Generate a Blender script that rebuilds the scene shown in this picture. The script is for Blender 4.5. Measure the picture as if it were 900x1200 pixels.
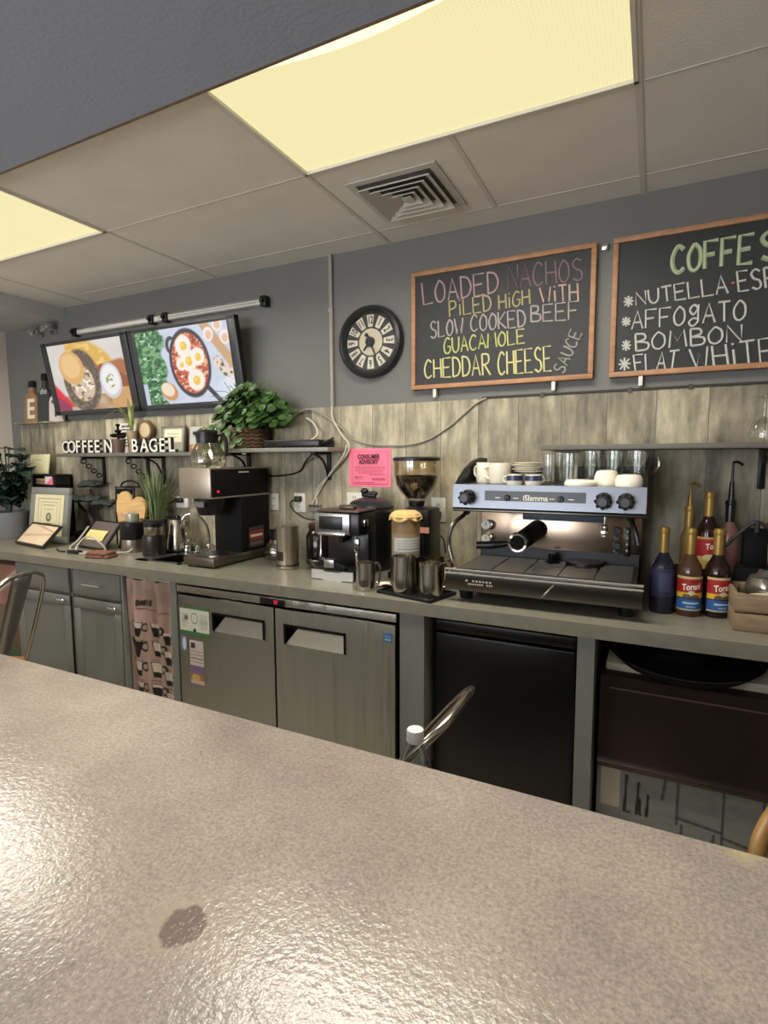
import bpy, bmesh, math, random
import numpy as np
from mathutils import Vector, Matrix
random.seed(7); rng = np.random.default_rng(7)
for o in list(bpy.data.objects): bpy.data.objects.remove(o)
SC = bpy.context.scene; COL = SC.collection

# ---------------------------------------------------------------- camera, world, exposure
cam = bpy.data.cameras.new('camera'); cam_ob = bpy.data.objects.new('camera', cam); COL.objects.link(cam_ob)
cam.sensor_fit = 'VERTICAL'; cam.sensor_height = 36; cam.lens = 635.35/1200*36; cam.clip_start = .02
yaw, pit, rol = .459971, .0981219, -.00397467
f_ = Vector((-math.sin(yaw)*math.cos(pit), math.cos(yaw)*math.cos(pit), -math.sin(pit)))
r_ = Vector((math.cos(yaw), math.sin(yaw), 0)); u_ = r_.cross(f_)
r2 = math.cos(rol)*r_+math.sin(rol)*u_; u2 = -math.sin(rol)*r_+math.cos(rol)*u_
cam_ob.matrix_world = Matrix(((r2.x,u2.x,-f_.x,0),(r2.y,u2.y,-f_.y,0),(r2.z,u2.z,-f_.z,1.47),(0,0,0,1)))
SC.camera = cam_ob
wd = bpy.data.worlds.new('world'); SC.world = wd; wd.use_nodes = True
wd.node_tree.nodes['Background'].inputs[0].default_value = (.75,.85,1,1); wd.node_tree.nodes['Background'].inputs[1].default_value = .3
SC.view_settings.view_transform = 'Standard'; SC.view_settings.look = 'None'
SC.view_settings.gamma = 1; SC.view_settings.use_curve_mapping = False; SC.view_settings.exposure = 0.2
LAMP_W = 26.0; WINDOW_E = 12.0

# ---------------------------------------------------------------- materials
def lin(c):
    c = [x/255 for x in c]; return tuple((x/12.92 if x <= .04045 else ((x+.055)/1.055)**2.4) for x in c)
def nmat(name):
    m = bpy.data.materials.new(name); m.use_nodes = True
    nt = m.node_tree; return m, nt, nt.nodes['Principled BSDF'], nt.nodes, nt.links
MC = {}
def mat(name, col, rough=.5, metal=0., noise=0., nscale=12., stretch=(1,1,1), bump=0., bscale=60., spec=.5, emit=None, estr=1., trans=0., coat=0.):
    if name in MC: return MC[name]
    m, nt, b, N, L = nmat(name)
    b.inputs['Base Color'].default_value = (*lin(col),1); b.inputs['Roughness'].default_value = rough
    b.inputs['Metallic'].default_value = metal; b.inputs['Specular IOR Level'].default_value = spec
    b.inputs['Transmission Weight'].default_value = trans; b.inputs['Coat Weight'].default_value = coat
    if emit: b.inputs['Emission Color'].default_value = (*lin(emit),1); b.inputs['Emission Strength'].default_value = estr
    if noise or bump:
        tc = N.new('ShaderNodeTexCoord'); mp = N.new('ShaderNodeMapping'); mp.inputs['Scale'].default_value = stretch
        L.new(tc.outputs['Object'], mp.inputs['Vector'])
    if noise:
        n = N.new('ShaderNodeTexNoise'); n.inputs['Scale'].default_value = nscale; n.inputs['Detail'].default_value = 5
        L.new(mp.outputs[0], n.inputs['Vector'])
        r = N.new('ShaderNodeValToRGB'); c = lin(col)
        r.color_ramp.elements[0].position = .3; r.color_ramp.elements[1].position = .7
        r.color_ramp.elements[0].color = (*[x*(1-noise) for x in c],1); r.color_ramp.elements[1].color = (*[min(1,x*(1+noise)) for x in c],1)
        L.new(n.outputs['Fac'], r.inputs['Fac']); L.new(r.outputs['Color'], b.inputs['Base Color'])
    if bump:
        n = N.new('ShaderNodeTexNoise'); n.inputs['Scale'].default_value = bscale; n.inputs['Detail'].default_value = 3
        L.new(mp.outputs[0], n.inputs['Vector'])
        bp = N.new('ShaderNodeBump'); bp.inputs['Strength'].default_value = bump; bp.inputs['Distance'].default_value = .01
        L.new(n.outputs['Fac'], bp.inputs['Height']); L.new(bp.outputs[0], b.inputs['Normal'])
    MC[name] = m; return m
def glass(name, tint=(255,255,255), refl=.06):
    if name in MC: return MC[name]
    m = bpy.data.materials.new(name); m.use_nodes = True; N = m.node_tree.nodes; L = m.node_tree.links; N.clear()
    o = N.new('ShaderNodeOutputMaterial'); mx = N.new('ShaderNodeMixShader'); t = N.new('ShaderNodeBsdfTransparent'); g = N.new('ShaderNodeBsdfGlossy')
    lw = N.new('ShaderNodeLayerWeight'); lw.inputs['Blend'].default_value = .35
    mt = N.new('ShaderNodeMath'); mt.operation = 'MULTIPLY_ADD'; mt.inputs[1].default_value = .5; mt.inputs[2].default_value = refl
    L.new(lw.outputs['Facing'], mt.inputs[0]); L.new(mt.outputs[0], mx.inputs[0])
    t.inputs[0].default_value = (*lin(tint),1); g.inputs['Roughness'].default_value = .05
    L.new(t.outputs[0], mx.inputs[1]); L.new(g.outputs[0], mx.inputs[2]); L.new(mx.outputs[0], o.inputs[0])
    MC[name] = m; return m
def attr_mat(name, emission=0., rough=.55):
    if name in MC: return MC[name]
    m, nt, b, N, L = nmat(name); a = N.new('ShaderNodeAttribute'); a.attribute_name = 'Col'
    b.inputs['Roughness'].default_value = rough
    if emission:
        b.inputs['Base Color'].default_value = (.01,.01,.01,1); L.new(a.outputs['Color'], b.inputs['Emission Color']); b.inputs['Emission Strength'].default_value = emission
    else: L.new(a.outputs['Color'], b.inputs['Base Color'])
    MC[name] = m; return m
WALLP = mat('wall_paint', (104,104,99), .6, noise=.06, nscale=3, bump=.12, bscale=90)
SOFP = mat('soffit_paint', (150,158,174), .65, bump=.1, bscale=80)
CEIL = mat('ceiling_paint', (224,220,210), .8, noise=.04, nscale=5, bump=.10, bscale=140)
CAB = mat('cabinet_grey', (128,131,127), .45, noise=.05, nscale=8)
TOP = mat('worktop_grey', (122,119,106), .3, noise=.1, nscale=25, bump=.06, bscale=60)
STEEL = mat('brushed_steel', (168,168,166), .32, 1., noise=.05, nscale=6, stretch=(1,1,30))
STEELW = mat('wavy_steel', (172,171,162), .33, 1., bump=1., bscale=15, stretch=(1,.2,.07))
for m_ in (STEELW,):
    N_ = m_.node_tree.nodes; tg = N_.new('ShaderNodeTangent'); tg.direction_type = 'RADIAL'; tg.axis = 'Z'
    m_.node_tree.links.new(tg.outputs[0], N_['Principled BSDF'].inputs['Tangent']); N_['Principled BSDF'].inputs['Anisotropic'].default_value = .9; N_['Principled BSDF'].inputs['Anisotropic Rotation'].default_value = .25
DSTEEL = mat('dark_steel', (100,96,90), .3, 1.)
CHROME = mat('chrome', (225,225,225), .1, 1.)
BLACK = mat('black_plastic', (16,16,17), .35)
MBLACK = mat('matte_black', (11,11,12), .75, spec=.2)
BMETAL = mat('black_metal', (26,26,27), .45, .4)
WHITE = mat('white_ceramic', (226,218,198), .25)
WHITEP = mat('white_plastic', (214,210,198), .4)
PAPER = mat('white_paper', (226,222,208), .8)
CREAM = mat('cream_paper', (218,208,160), .8)
GLASS = glass('clear_glass', (250,252,248))
WOODL = mat('light_wood', (206,168,112), .5, noise=.18, nscale=8, stretch=(1,1,8))
WOODS = mat('seat_wood', (142,98,62), .45, noise=.25, nscale=10, stretch=(8,1,1))
FRAMEW = mat('frame_wood', (162,118,82), .55, noise=.2, nscale=14, stretch=(1,1,3))
CRATE = mat('crate_wood', (128,108,84), .75, noise=.25, nscale=14, stretch=(1,3,8))
SHELFM = mat('shelf_grey', (92,90,82), .5, noise=.12, nscale=10, stretch=(1,5,5))
CABLEW = mat('white_cable', (196,190,172), .5)
CABLEB = mat('black_cable', (22,22,22), .5)
GREEN = mat('leaf_green', (60,92,42), .45, noise=.35, nscale=14)
DGREEN = mat('dark_leaf', (48,66,54), .22, noise=.3, nscale=12)
GRASSM = mat('grass_green', (118,134,88), .5, noise=.25, nscale=12)
WICKER = mat('wicker', (92,66,44), .7, noise=.35, nscale=60)
GREYPOT = mat('grey_pot', (120,122,122), .6)
PAINTM = attr_mat('printed_surface'); SCREEN = attr_mat('lit_screen', .84)

def barnwood():
    m, nt, b, N, L = nmat('barnwood_panel')
    tc = N.new('ShaderNodeTexCoord'); sx = N.new('ShaderNodeSeparateXYZ'); L.new(tc.outputs['Object'], sx.inputs[0])
    dv = N.new('ShaderNodeMath'); dv.operation = 'DIVIDE'; dv.inputs[1].default_value = .185; L.new(sx.outputs['X'], dv.inputs[0])
    fl = N.new('ShaderNodeMath'); fl.operation = 'FLOOR'; L.new(dv.outputs[0], fl.inputs[0])
    fr = N.new('ShaderNodeMath'); fr.operation = 'FRACT'; L.new(dv.outputs[0], fr.inputs[0])
    wn = N.new('ShaderNodeTexWhiteNoise'); wn.noise_dimensions = '1D'; L.new(fl.outputs[0], wn.inputs['W'])
    off = N.new('ShaderNodeVectorMath'); off.operation = 'ADD'; L.new(tc.outputs['Object'], off.inputs[0])
    cb = N.new('ShaderNodeCombineXYZ'); mu = N.new('ShaderNodeMath'); mu.operation = 'MULTIPLY'; mu.inputs[1].default_value = 9
    L.new(wn.outputs['Value'], mu.inputs[0]); L.new(mu.outputs[0], cb.inputs['Z']); L.new(cb.outputs[0], off.inputs[1])
    def noise(scale, st, det=6):
        mp = N.new('ShaderNodeMapping'); mp.inputs['Scale'].default_value = st; L.new(off.outputs[0], mp.inputs['Vector'])
        n = N.new('ShaderNodeTexNoise'); n.inputs['Scale'].default_value = scale; n.inputs['Detail'].default_value = det; n.inputs['Roughness'].default_value = .65
        L.new(mp.outputs[0], n.inputs['Vector']); return n
    n1 = noise(8, (2.6,1,.45)); n2 = noise(6, (1.4,1,.8)); n3 = noise(40, (6,1,.25), 3)
    r = N.new('ShaderNodeValToRGB'); e = r.color_ramp.elements
    e[0].position = .3; e[0].color = (*lin((74,71,62)),1); e[1].position = .72; e[1].color = (*lin((198,188,158)),1)
    k = r.color_ramp.elements.new(.5); k.color = (*lin((138,130,108)),1)
    a1 = N.new('ShaderNodeMath'); a1.operation = 'MULTIPLY_ADD'; a1.inputs[1].default_value = .16; L.new(wn.outputs['Value'], a1.inputs[0]); 
    s1 = N.new('ShaderNodeMath'); s1.operation = 'MULTIPLY_ADD'; s1.inputs[1].default_value = .6; L.new(n1.outputs['Fac'], s1.inputs[0])
    s2 = N.new('ShaderNodeMath'); s2.operation = 'MULTIPLY'; s2.inputs[1].default_value = .42; L.new(n2.outputs['Fac'], s2.inputs[0])
    L.new(s2.outputs[0], s1.inputs[2]); L.new(s1.outputs[0], a1.inputs[2])
    sb = N.new('ShaderNodeMath'); sb.operation = 'ADD'; sb.inputs[1].default_value = -.055; L.new(a1.outputs[0], sb.inputs[0])
    L.new(sb.outputs[0], r.inputs['Fac'])
    # seams
    lt = N.new('ShaderNodeMath'); lt.operation = 'LESS_THAN'; lt.inputs[1].default_value = .018; L.new(fr.outputs[0], lt.inputs[0])
    mx = N.new('ShaderNodeMixRGB'); mx.inputs[2].default_value = (*lin((98,93,80)),1); L.new(lt.outputs[0], mx.inputs[0]); L.new(r.outputs[0], mx.inputs[1])
    L.new(mx.outputs[0], b.inputs['Base Color']); b.inputs['Roughness'].default_value = .6
    bp = N.new('ShaderNodeBump'); bp.inputs['Strength'].default_value = .15; bp.inputs['Distance'].default_value = .004
    L.new(n3.outputs['Fac'], bp.inputs['Height']); L.new(bp.outputs[0], b.inputs['Normal']); return m
def bar_stone():
    m, nt, b, N, L = nmat('bar_stone')
    tc = N.new('ShaderNodeTexCoord')
    def noise(s, d=4, r=.6):
        n = N.new('ShaderNodeTexNoise'); n.inputs['Scale'].default_value = s; n.inputs['Detail'].default_value = d; n.inputs['Roughness'].default_value = r
        L.new(tc.outputs['Object'], n.inputs['Vector']); return n
    nb = noise(3.2, 6); r = N.new('ShaderNodeValToRGB'); L.new(nb.outputs['Fac'], r.inputs['Fac'])
    r.color_ramp.elements[0].position = .33; r.color_ramp.elements[0].color = (*lin((158,146,137)),1)
    r.color_ramp.elements[1].position = .68; r.color_ramp.elements[1].color = (*lin((192,180,168)),1)
    fine = noise(260, 3, .75); mxf = N.new('ShaderNodeMixRGB'); mxf.blend_type = 'OVERLAY'; mxf.inputs[0].default_value = .7
    L.new(r.outputs[0], mxf.inputs[1]); L.new(fine.outputs['Fac'], mxf.inputs[2])
    cur = mxf
    nd = noise(24, 3)
    def stain(cx, cy, r0, r1, col, sx=1.):
        nonlocal cur
        mp = N.new('ShaderNodeMapping'); mp.vector_type = 'POINT'; mp.inputs['Location'].default_value = (-cx*sx,-cy,0); mp.inputs['Scale'].default_value = (sx,1,0)
        L.new(tc.outputs['Object'], mp.inputs[0])
        ln = N.new('ShaderNodeVectorMath'); ln.operation = 'LENGTH'; L.new(mp.outputs[0], ln.inputs[0])
        ad = N.new('ShaderNodeMath'); ad.operation = 'MULTIPLY_ADD'; ad.inputs[1].default_value = .035; L.new(nd.outputs['Fac'], ad.inputs[0]); L.new(ln.outputs['Value'], ad.inputs[2])
        mr = N.new('ShaderNodeMapRange'); mr.inputs['From Min'].default_value = r0+.0175; mr.inputs['From Max'].default_value = r1+.0175; mr.inputs['To Min'].default_value = 1; mr.inputs['To Max'].default_value = 0
        L.new(ad.outputs[0], mr.inputs['Value'])
        mx = N.new('ShaderNodeMixRGB'); L.new(mr.outputs[0], mx.inputs[0]); L.new(cur.outputs[0], mx.inputs[1]); mx.inputs[2].default_value = (*lin(tuple(min(255,c_*1.1) for c_ in col)),1); cur = mx
    stain(-.352,.309,.018,.036,(166,156,140)); stain(-.348,.309,.018,.022,(122,106,100)); stain(.098,.63,.004,.028,(186,170,134))
    L.new(cur.outputs[0], b.inputs['Base Color'])
    rr = N.new('ShaderNodeMapRange'); rr.inputs['To Min'].default_value = .12; rr.inputs['To Max'].default_value = .22; L.new(nb.outputs['Fac'], rr.inputs['Value']); L.new(rr.outputs[0], b.inputs['Roughness'])
    n1 = noise(165, 3, .55); bp = N.new('ShaderNodeBump'); bp.inputs['Strength'].default_value = .19; bp.inputs['Distance'].default_value = .004
    L.new(n1.outputs['Fac'], bp.inputs['Height']); L.new(bp.outputs[0], b.inputs['Normal']); return m
BARN = barnwood(); STONE = bar_stone()

# ---------------------------------------------------------------- mesh helpers
def smooth_pts(pts, n=6):
    P = [Vector(p) for p in pts]; out = []
    for i in range(len(P)-1):
        p0 = P[max(i-1,0)]; p1 = P[i]; p2 = P[i+1]; p3 = P[min(i+2,len(P)-1)]
        for k in range(n):
            t = k/n; out.append(.5*((2*p1)+(-p0+p2)*t+(2*p0-5*p1+4*p2-p3)*t*t+(-p0+3*p1-3*p2+p3)*t**3))
    out.append(P[-1]); return out
class B:
    def __init__(s): s.bm = bmesh.new()
    def box(s, x0,y0,z0,x1,y1,z1, bev=0., rot=None, c=None):
        m = Matrix.LocRotScale(Vector(((x0+x1)/2,(y0+y1)/2,(z0+z1)/2)), None, Vector((abs(x1-x0),abs(y1-y0),abs(z1-z0))))
        r = bmesh.ops.create_cube(s.bm, size=1, matrix=m); vs = r['verts']
        if bev:
            es = list({e for v in vs for e in v.link_edges})
            rr = bmesh.ops.bevel(s.bm, geom=es, offset=min(bev, .45*min(abs(x1-x0),abs(y1-y0),abs(z1-z0))), segments=2, affect='EDGES', profile=.5)
            vs = list({v for f in rr['faces'] for v in f.verts} | {v for v in vs if v.is_valid})
        if rot is not None: bmesh.ops.rotate(s.bm, verts=vs, cent=Vector(c) if c else Vector(((x0+x1)/2,(y0+y1)/2,(z0+z1)/2)), matrix=rot)
        return s
    def cone(s, p0, p1, r0, r1=None, seg=24, caps=True):
        r1 = r0 if r1 is None else r1
        p0, p1 = Vector(p0), Vector(p1); d = p1-p0; q = Vector((0,0,1)).rotation_difference(d.normalized())
        bmesh.ops.create_cone(s.bm, cap_ends=caps, segments=seg, radius1=r0, radius2=r1, depth=d.length, matrix=Matrix.LocRotScale((p0+p1)/2, q, None)); return s
    def lathe(s, prof, c=(0,0,0), seg=28, axis='z', a0=0, a1=2*math.pi):
        full = abs(a1-a0-2*math.pi) < 1e-6; rings = []
        n = seg if full else seg+1
        for (r, z) in prof:
            if r < 1e-6:
                p = (0,0,z); pts = [p]
            else: pts = [(r*math.cos(a0+(a1-a0)*k/seg), r*math.sin(a0+(a1-a0)*k/seg), z) for k in range(n)]
            if axis == 'y': pts = [(x, -zz, y) for x,y,zz in pts]
            if axis == 'x': pts = [(zz, x, y) for x,y,zz in pts]
            rings.append([s.bm.verts.new((p[0]+c[0],p[1]+c[1],p[2]+c[2])) for p in pts])
        for A, Bq in zip(rings, rings[1:]):
            m = max(len(A),len(Bq)); mm = m if full else m-1
            for k in range(mm):
                k2 = (k+1) % m
                if len(A)==1 and len(Bq)==1: continue
                if len(A)==1: f = [A[0],Bq[k2],Bq[k]]
                elif len(Bq)==1: f = [A[k],A[k2],Bq[0]]
                else: f = [A[k],A[k2],Bq[k2],Bq[k]]
                try: s.bm.faces.new(f)
                except ValueError: pass
        return s
    def tube(s, pts, r, seg=8, sm=0, closed=False):
        P = smooth_pts(pts, sm) if sm else [Vector(p) for p in pts]
        if closed and (P[0]-P[-1]).length < 1e-6: P = P[:-1]
        n = len(P); rings = []; up = None
        R = r if callable(r) else (lambda t: r)
        for i in range(n):
            a = P[(i-1)%n] if (closed or i>0) else P[i]; b = P[(i+1)%n] if (closed or i<n-1) else P[i]
            t = (b-a); t = t.normalized() if t.length > 1e-9 else Vector((0,0,1))
            if up is None:
                up = t.orthogonal().normalized()
            else:
                up = up - t*up.dot(t); up = up.normalized() if up.length > 1e-6 else t.orthogonal().normalized()
            w = t.cross(up); rr = R(i/max(1,n-1))
            rings.append([s.bm.verts.new(P[i]+rr*(math.cos(2*math.pi*k/seg)*up+math.sin(2*math.pi*k/seg)*w)) for k in range(seg)])
        for i in range(n if closed else n-1):
            A, C = rings[i], rings[(i+1)%n]
            for k in range(seg): s.bm.faces.new([A[k],A[(k+1)%seg],C[(k+1)%seg],C[k]])
        if not closed: s.bm.faces.new(rings[0][::-1]); s.bm.faces.new(rings[-1])
        return s
    def prism(s, poly, d0, d1, plane='xz'):
        def P(a,b,d): return {'xz':(a,d,b),'yz':(d,a,b),'xy':(a,b,d)}[plane]
        A = [s.bm.verts.new(P(a,b,d0)) for a,b in poly]; C = [s.bm.verts.new(P(a,b,d1)) for a,b in poly]; n = len(poly)
        s.bm.faces.new(A); s.bm.faces.new(C[::-1])
        for k in range(n): s.bm.faces.new([A[k],C[k],C[(k+1)%n],A[(k+1)%n]])
        return s
    def ball(s, c, r, seg=16):
        r = (r,r,r) if not hasattr(r,'__len__') else r
        bmesh.ops.create_uvsphere(s.bm, u_segments=seg, v_segments=max(6,seg//2), radius=1, matrix=Matrix.LocRotScale(Vector(c), None, Vector(r))); return s
    def poly(s, pts):
        s.bm.faces.new([s.bm.verts.new(p) for p in pts]); return s
    def rotate(s, ang, axis, cent=(0,0,0)):
        bmesh.ops.rotate(s.bm, verts=s.bm.verts[:], cent=Vector(cent), matrix=Matrix.Rotation(ang,3,axis)); return s
    def move(s, v): bmesh.ops.translate(s.bm, verts=s.bm.verts[:], vec=Vector(v)); return s
    def o(s, name, m, parent=None, sm=True, ang=.7):
        bmesh.ops.recalc_face_normals(s.bm, faces=s.bm.faces[:])
        me = bpy.data.meshes.new(name); s.bm.to_mesh(me); s.bm.free(); me.materials.append(m)
        if sm:
            me.polygons.foreach_set('use_smooth', [True]*len(me.polygons))
            try: me.set_sharp_from_angle(angle=ang)
            except Exception: pass
        ob = bpy.data.objects.new(name, me); COL.objects.link(ob)
        if parent is not None: ob.parent = parent
        return ob
def tag(o, label, cat, group=None):
    o['label'] = label; o['category'] = cat
    if group: o['group'] = group
    return o
def T(name, label, cat, loc=(0,0,0), rz=0., group=None):
    o = bpy.data.objects.new(name, None); COL.objects.link(o); o.empty_display_size = .05
    o.location = loc; o.rotation_euler = (0,0,rz); return tag(o, label, cat, group)
def st(o): o['kind'] = 'structure'; return o
def dup(root, loc, rz=None, label=None):
    r = root.copy(); COL.objects.link(r); r.location = loc
    if rz is not None: r.rotation_euler = (0,0,rz)
    if label: r['label'] = label
    for ch in list(root.children):
        c = ch.copy(); COL.objects.link(c); c.parent = r
        for g in list(ch.children):
            d = g.copy(); COL.objects.link(d); d.parent = c
    return r
def base(o, p):
    """put a single-mesh thing's origin at its base point"""
    o.data.transform(Matrix.Translation(-Vector(p))); o.location = Vector(o.location)+Vector(p); return o

# painted (printed / screen) surfaces: a fine grid with a colour per vertex
def S2L(a): a = np.clip(a,0,1); return np.where(a<=.04045, a/12.92, ((a+.055)/1.055)**2.4)
def vnoise(u, v, s, seed=0):
    r = np.random.default_rng(seed); G = r.random((s+2, s+2)); x = u*s; y = v*s
    i = np.clip(x.astype(int),0,s); j = np.clip(y.astype(int),0,s); fx = x-i; fy = y-j; fx = fx*fx*(3-2*fx); fy = fy*fy*(3-2*fy)
    return (G[i,j]*(1-fx)+G[i+1,j]*fx)*(1-fy)+(G[i,j+1]*(1-fx)+G[i+1,j+1]*fx)*fy
class Pic:
    def __init__(s, nx, ny, bg, asp=1.):
        s.nx, s.ny, s.asp = nx, ny, asp
        s.u, s.v = np.meshgrid(np.linspace(0,1,nx), np.linspace(0,1,ny)); s.c = np.zeros((ny,nx,3)); s.c[:] = np.array(bg)/255
    def put(s, mask, col, a=1.):
        m = (np.clip(mask,0,1)*a)[...,None]; s.c = s.c*(1-m)+np.array(col)/255*m; return s
    def ell(s, cx, cy, rx, ry, rot=0., soft=.08):
        dx = (s.u-cx)*s.asp; dy = s.v-cy; c, n = math.cos(rot), math.sin(rot)
        d = np.sqrt(((dx*c+dy*n)/(rx*s.asp))**2+((-dx*n+dy*c)/ry)**2); return np.clip((1-d)/soft+.5,0,1)
    def rect(s, u0, v0, u1, v1): return ((s.u>=u0)&(s.u<=u1)&(s.v>=v0)&(s.v<=v1)).astype(float)
    def line(s, u0, v0, u1, v1, w):
        dx, dy = (u1-u0)*s.asp, v1-v0; L = dx*dx+dy*dy
        t = np.clip((((s.u-u0)*s.asp)*dx+(s.v-v0)*dy)/L,0,1); d = np.hypot((s.u-u0)*s.asp-t*dx, s.v-v0-t*dy); return np.clip((w-d)/(w*.3)+.5,0,1)
    def n(s, k, seed=0): return vnoise(s.u, s.v, k, seed)
    def o(s, name, fn, m, parent):
        V = [fn(a,b) for a,b in zip(s.u.ravel(), s.v.ravel())]; nx, ny = s.nx, s.ny
        F = [(j*nx+i, j*nx+i+1, (j+1)*nx+i+1, (j+1)*nx+i) for j in range(ny-1) for i in range(nx-1)]
        me = bpy.data.meshes.new(name); me.from_pydata(V, [], F); a = me.color_attributes.new('Col','FLOAT_COLOR','POINT')
        rgba = np.ones((nx*ny,4)); rgba[:,:3] = S2L(s.c.reshape(-1,3)); a.data.foreach_set('color', rgba.ravel()); me.materials.append(m)
        me.polygons.foreach_set('use_smooth', [True]*len(me.polygons))
        ob = bpy.data.objects.new(name, me); COL.objects.link(ob)
        if parent is not None: ob.parent = parent
        return ob
# printed text
def text_geo(body, size, extrude=0., offset=0.):
    cu = bpy.data.curves.new('text','FONT'); cu.body = body; cu.size = size; cu.align_x = 'CENTER'; cu.align_y = 'CENTER'; cu.extrude = extrude; cu.offset = offset; cu.resolution_u = 4
    ob = bpy.data.objects.new('text', cu); COL.objects.link(ob); dg = bpy.context.evaluated_depsgraph_get()
    me = bpy.data.meshes.new_from_object(ob.evaluated_get(dg)); V = [tuple(v.co) for v in me.vertices]; F = [tuple(p.vertices) for p in me.polygons]
    bpy.data.objects.remove(ob); bpy.data.curves.remove(cu); bpy.data.meshes.remove(me); return V, F
def text_obj(name, body, size, m, parent, fn, xs=1., **k):
    V, F = text_geo(body, size, **k); me = bpy.data.meshes.new(name); me.from_pydata([fn(x*xs,y,z) for x,y,z in V], [], F); me.materials.append(m)
    ob = bpy.data.objects.new(name, me); COL.objects.link(ob)
    if parent is not None: ob.parent = parent
    return ob
# hand-lettering strokes
def cv(*p): return [tuple(q) for q in smooth_pts([(x,y,0) for x,y in p], 5)]
def ln(*p): return [(x,y,0) for x,y in p]
GL = {
'A':[ln((0,0),(.5,1),(1,0)),ln((.18,.36),(.85,.36))],'B':[ln((.05,0),(.05,1)),cv((.05,1),(.7,.95),(.75,.65),(.1,.52)),cv((.1,.52),(.95,.42),(.9,.05),(.05,0))],
'C':[cv((.95,.85),(.5,1),(.05,.6),(.1,.18),(.5,0),(.95,.15))],'D':[ln((.05,0),(.05,1)),cv((0,1),(.7,.9),(1,.5),(.7,.1),(0,0))],
'E':[ln((1,1),(0,1),(0,0),(1,0)),ln((0,.5),(.8,.52))],'F':[ln((1,1),(0,1),(0,0)),ln((0,.5),(.75,.52))],
'G':[cv((.95,.88),(.5,1),(.05,.6),(.1,.15),(.55,0),(.95,.2)),ln((.95,.15),(.95,.45),(.55,.45))],
'g':[cv((.85,.85),(.5,1),(.15,.75),(.45,.5),(.85,.8)),cv((.9,1),(.85,.45),(.8,.1),(.35,-.1),(.05,.1),(.4,.3),(.85,.25))],
'H':[ln((0,0),(.03,1)),ln((1,0),(.97,1)),ln((0,.5),(1,.5))],'i':[ln((.5,0),(.5,.72)),ln((.5,.92),(.5,1))],'L':[ln((0,1),(0,0),(1,.02))],
'M':[ln((0,0),(.12,1),(.5,.35),(.88,1),(1,0))],'N':[ln((0,0),(.03,1),(.97,0),(1,1))],'O':[cv((.5,1),(.05,.6),(.1,.15),(.5,0),(.92,.25),(.92,.75),(.5,1))],
'P':[ln((.05,0),(.05,1)),cv((.05,1),(.8,.95),(.85,.6),(.1,.45))],'R':[ln((.05,0),(.05,1)),cv((.05,1),(.8,.95),(.8,.6),(.1,.48)),ln((.3,.5),(1,0))],
'S':[cv((.92,.88),(.5,1),(.1,.8),(.3,.55),(.8,.42),(.9,.15),(.5,0),(.05,.12))],'T':[ln((0,1),(1,1)),ln((.5,1),(.5,0))],'U':[cv((0,1),(.05,.25),(.45,0),(.9,.25),(1,1))],
'W':[ln((0,1),(.25,0),(.5,.7),(.75,0),(1,1))],'K':[ln((0,0),(0,1)),ln((1,1),(.05,.45),(1,0))],'V':[ln((0,1),(.5,0),(1,1))],
'*':[ln((.5,0),(.5,1)),ln((0,.5),(1,.5)),ln((.12,.12),(.88,.88)),ln((.12,.88),(.88,.12))],'.':[ln((.3,.5),(.7,.5)),ln((.5,.3),(.5,.7))],'I':[ln((.5,0),(.5,1))]}
def letter_word(bld, word, quad, r, y):
    (x0,z0),(x1,z1),(x2,z2),(x3,z3) = quad
    w = [{'i':.35,'I':.4,'M':1.25,'W':1.3,'.':.4}.get(c,1.) for c in word]; gap = .28; tot = sum(w)+gap*(len(w)-1); p = 0
    for c, cw in zip(word, w):
        for s in GL[c]:
            P = []
            for a, b, _ in s:
                u = (p+a*cw)/tot; b2 = b
                bx = x0+(x1-x0)*u; bz = z0+(z1-z0)*u; tx = x2+(x3-x2)*u; tz = z2+(z3-z2)*u
                P.append((bx+(tx-bx)*b2, y, bz+(tz-bz)*b2))
            bld.tube(P, r, 5)
        p += cw+gap

# ================================================================ THE SETTING
XL, XR, YF, YB, ZC = -4.42, 3.0, -4.2, 2.5, 2.52
FLOORM = mat('floor_planks', (168,160,148), .45, noise=.2, nscale=6, stretch=(1,8,1))
st(B().box(XL-.1,YF-.1,-.05,XR+.1,YB+.1,0).o('floor', FLOORM))
st(B().box(XL-.1,YB,0,XR+.1,YB+.1,2.6).o('wall_back', WALLP))
PALE = mat('pale_wall_paint', (206,196,184), .7, noise=.03, nscale=4)
st(B().box(XL-.1,YF,0,XL,YB,2.6).o('wall_left', PALE))
st(B().box(XR,YF,0,XR+.1,YB,2.6).o('wall_right', PALE))
# ceiling: slab pieces around the light recesses
ceil = B(); LX = [(-3.43,-2.31),(-1.2,-.08)]; LY = [(1.24,1.78),(-1.9,-1.36)]
xs = [XL-.1]+[v for p in LX for v in p]+[XR+.1]; ys = [YF-.1,-1.9,-1.36,1.24,1.78,YB+.1]
for i in range(len(xs)-1):
    for j in range(len(ys)-1):
        if i%2==1 and j%2==1: continue
        ceil.box(xs[i],ys[j],ZC,xs[i+1],ys[j+1],ZC+.1)
st(ceil.o('ceiling', CEIL))
g = B()
for x in (-3.43,-2.31,-1.2,-.08,1.04,2.16):
    g.box(x-.010,1.245,ZC-.003,x+.010,YB,ZC+.004)
for x0,x1 in ((-.637-.009,-.637+.009),): g.box(x0,1.785,ZC-.003,x1,2.35,ZC+.004)
for y in (1.785,2.35): g.box(XL,y-.005,ZC-.0015,XR,y+.005,ZC+.004)
st(g.o('trim_1', mat('ceiling_grid', (206,201,190), .6)))
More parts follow.
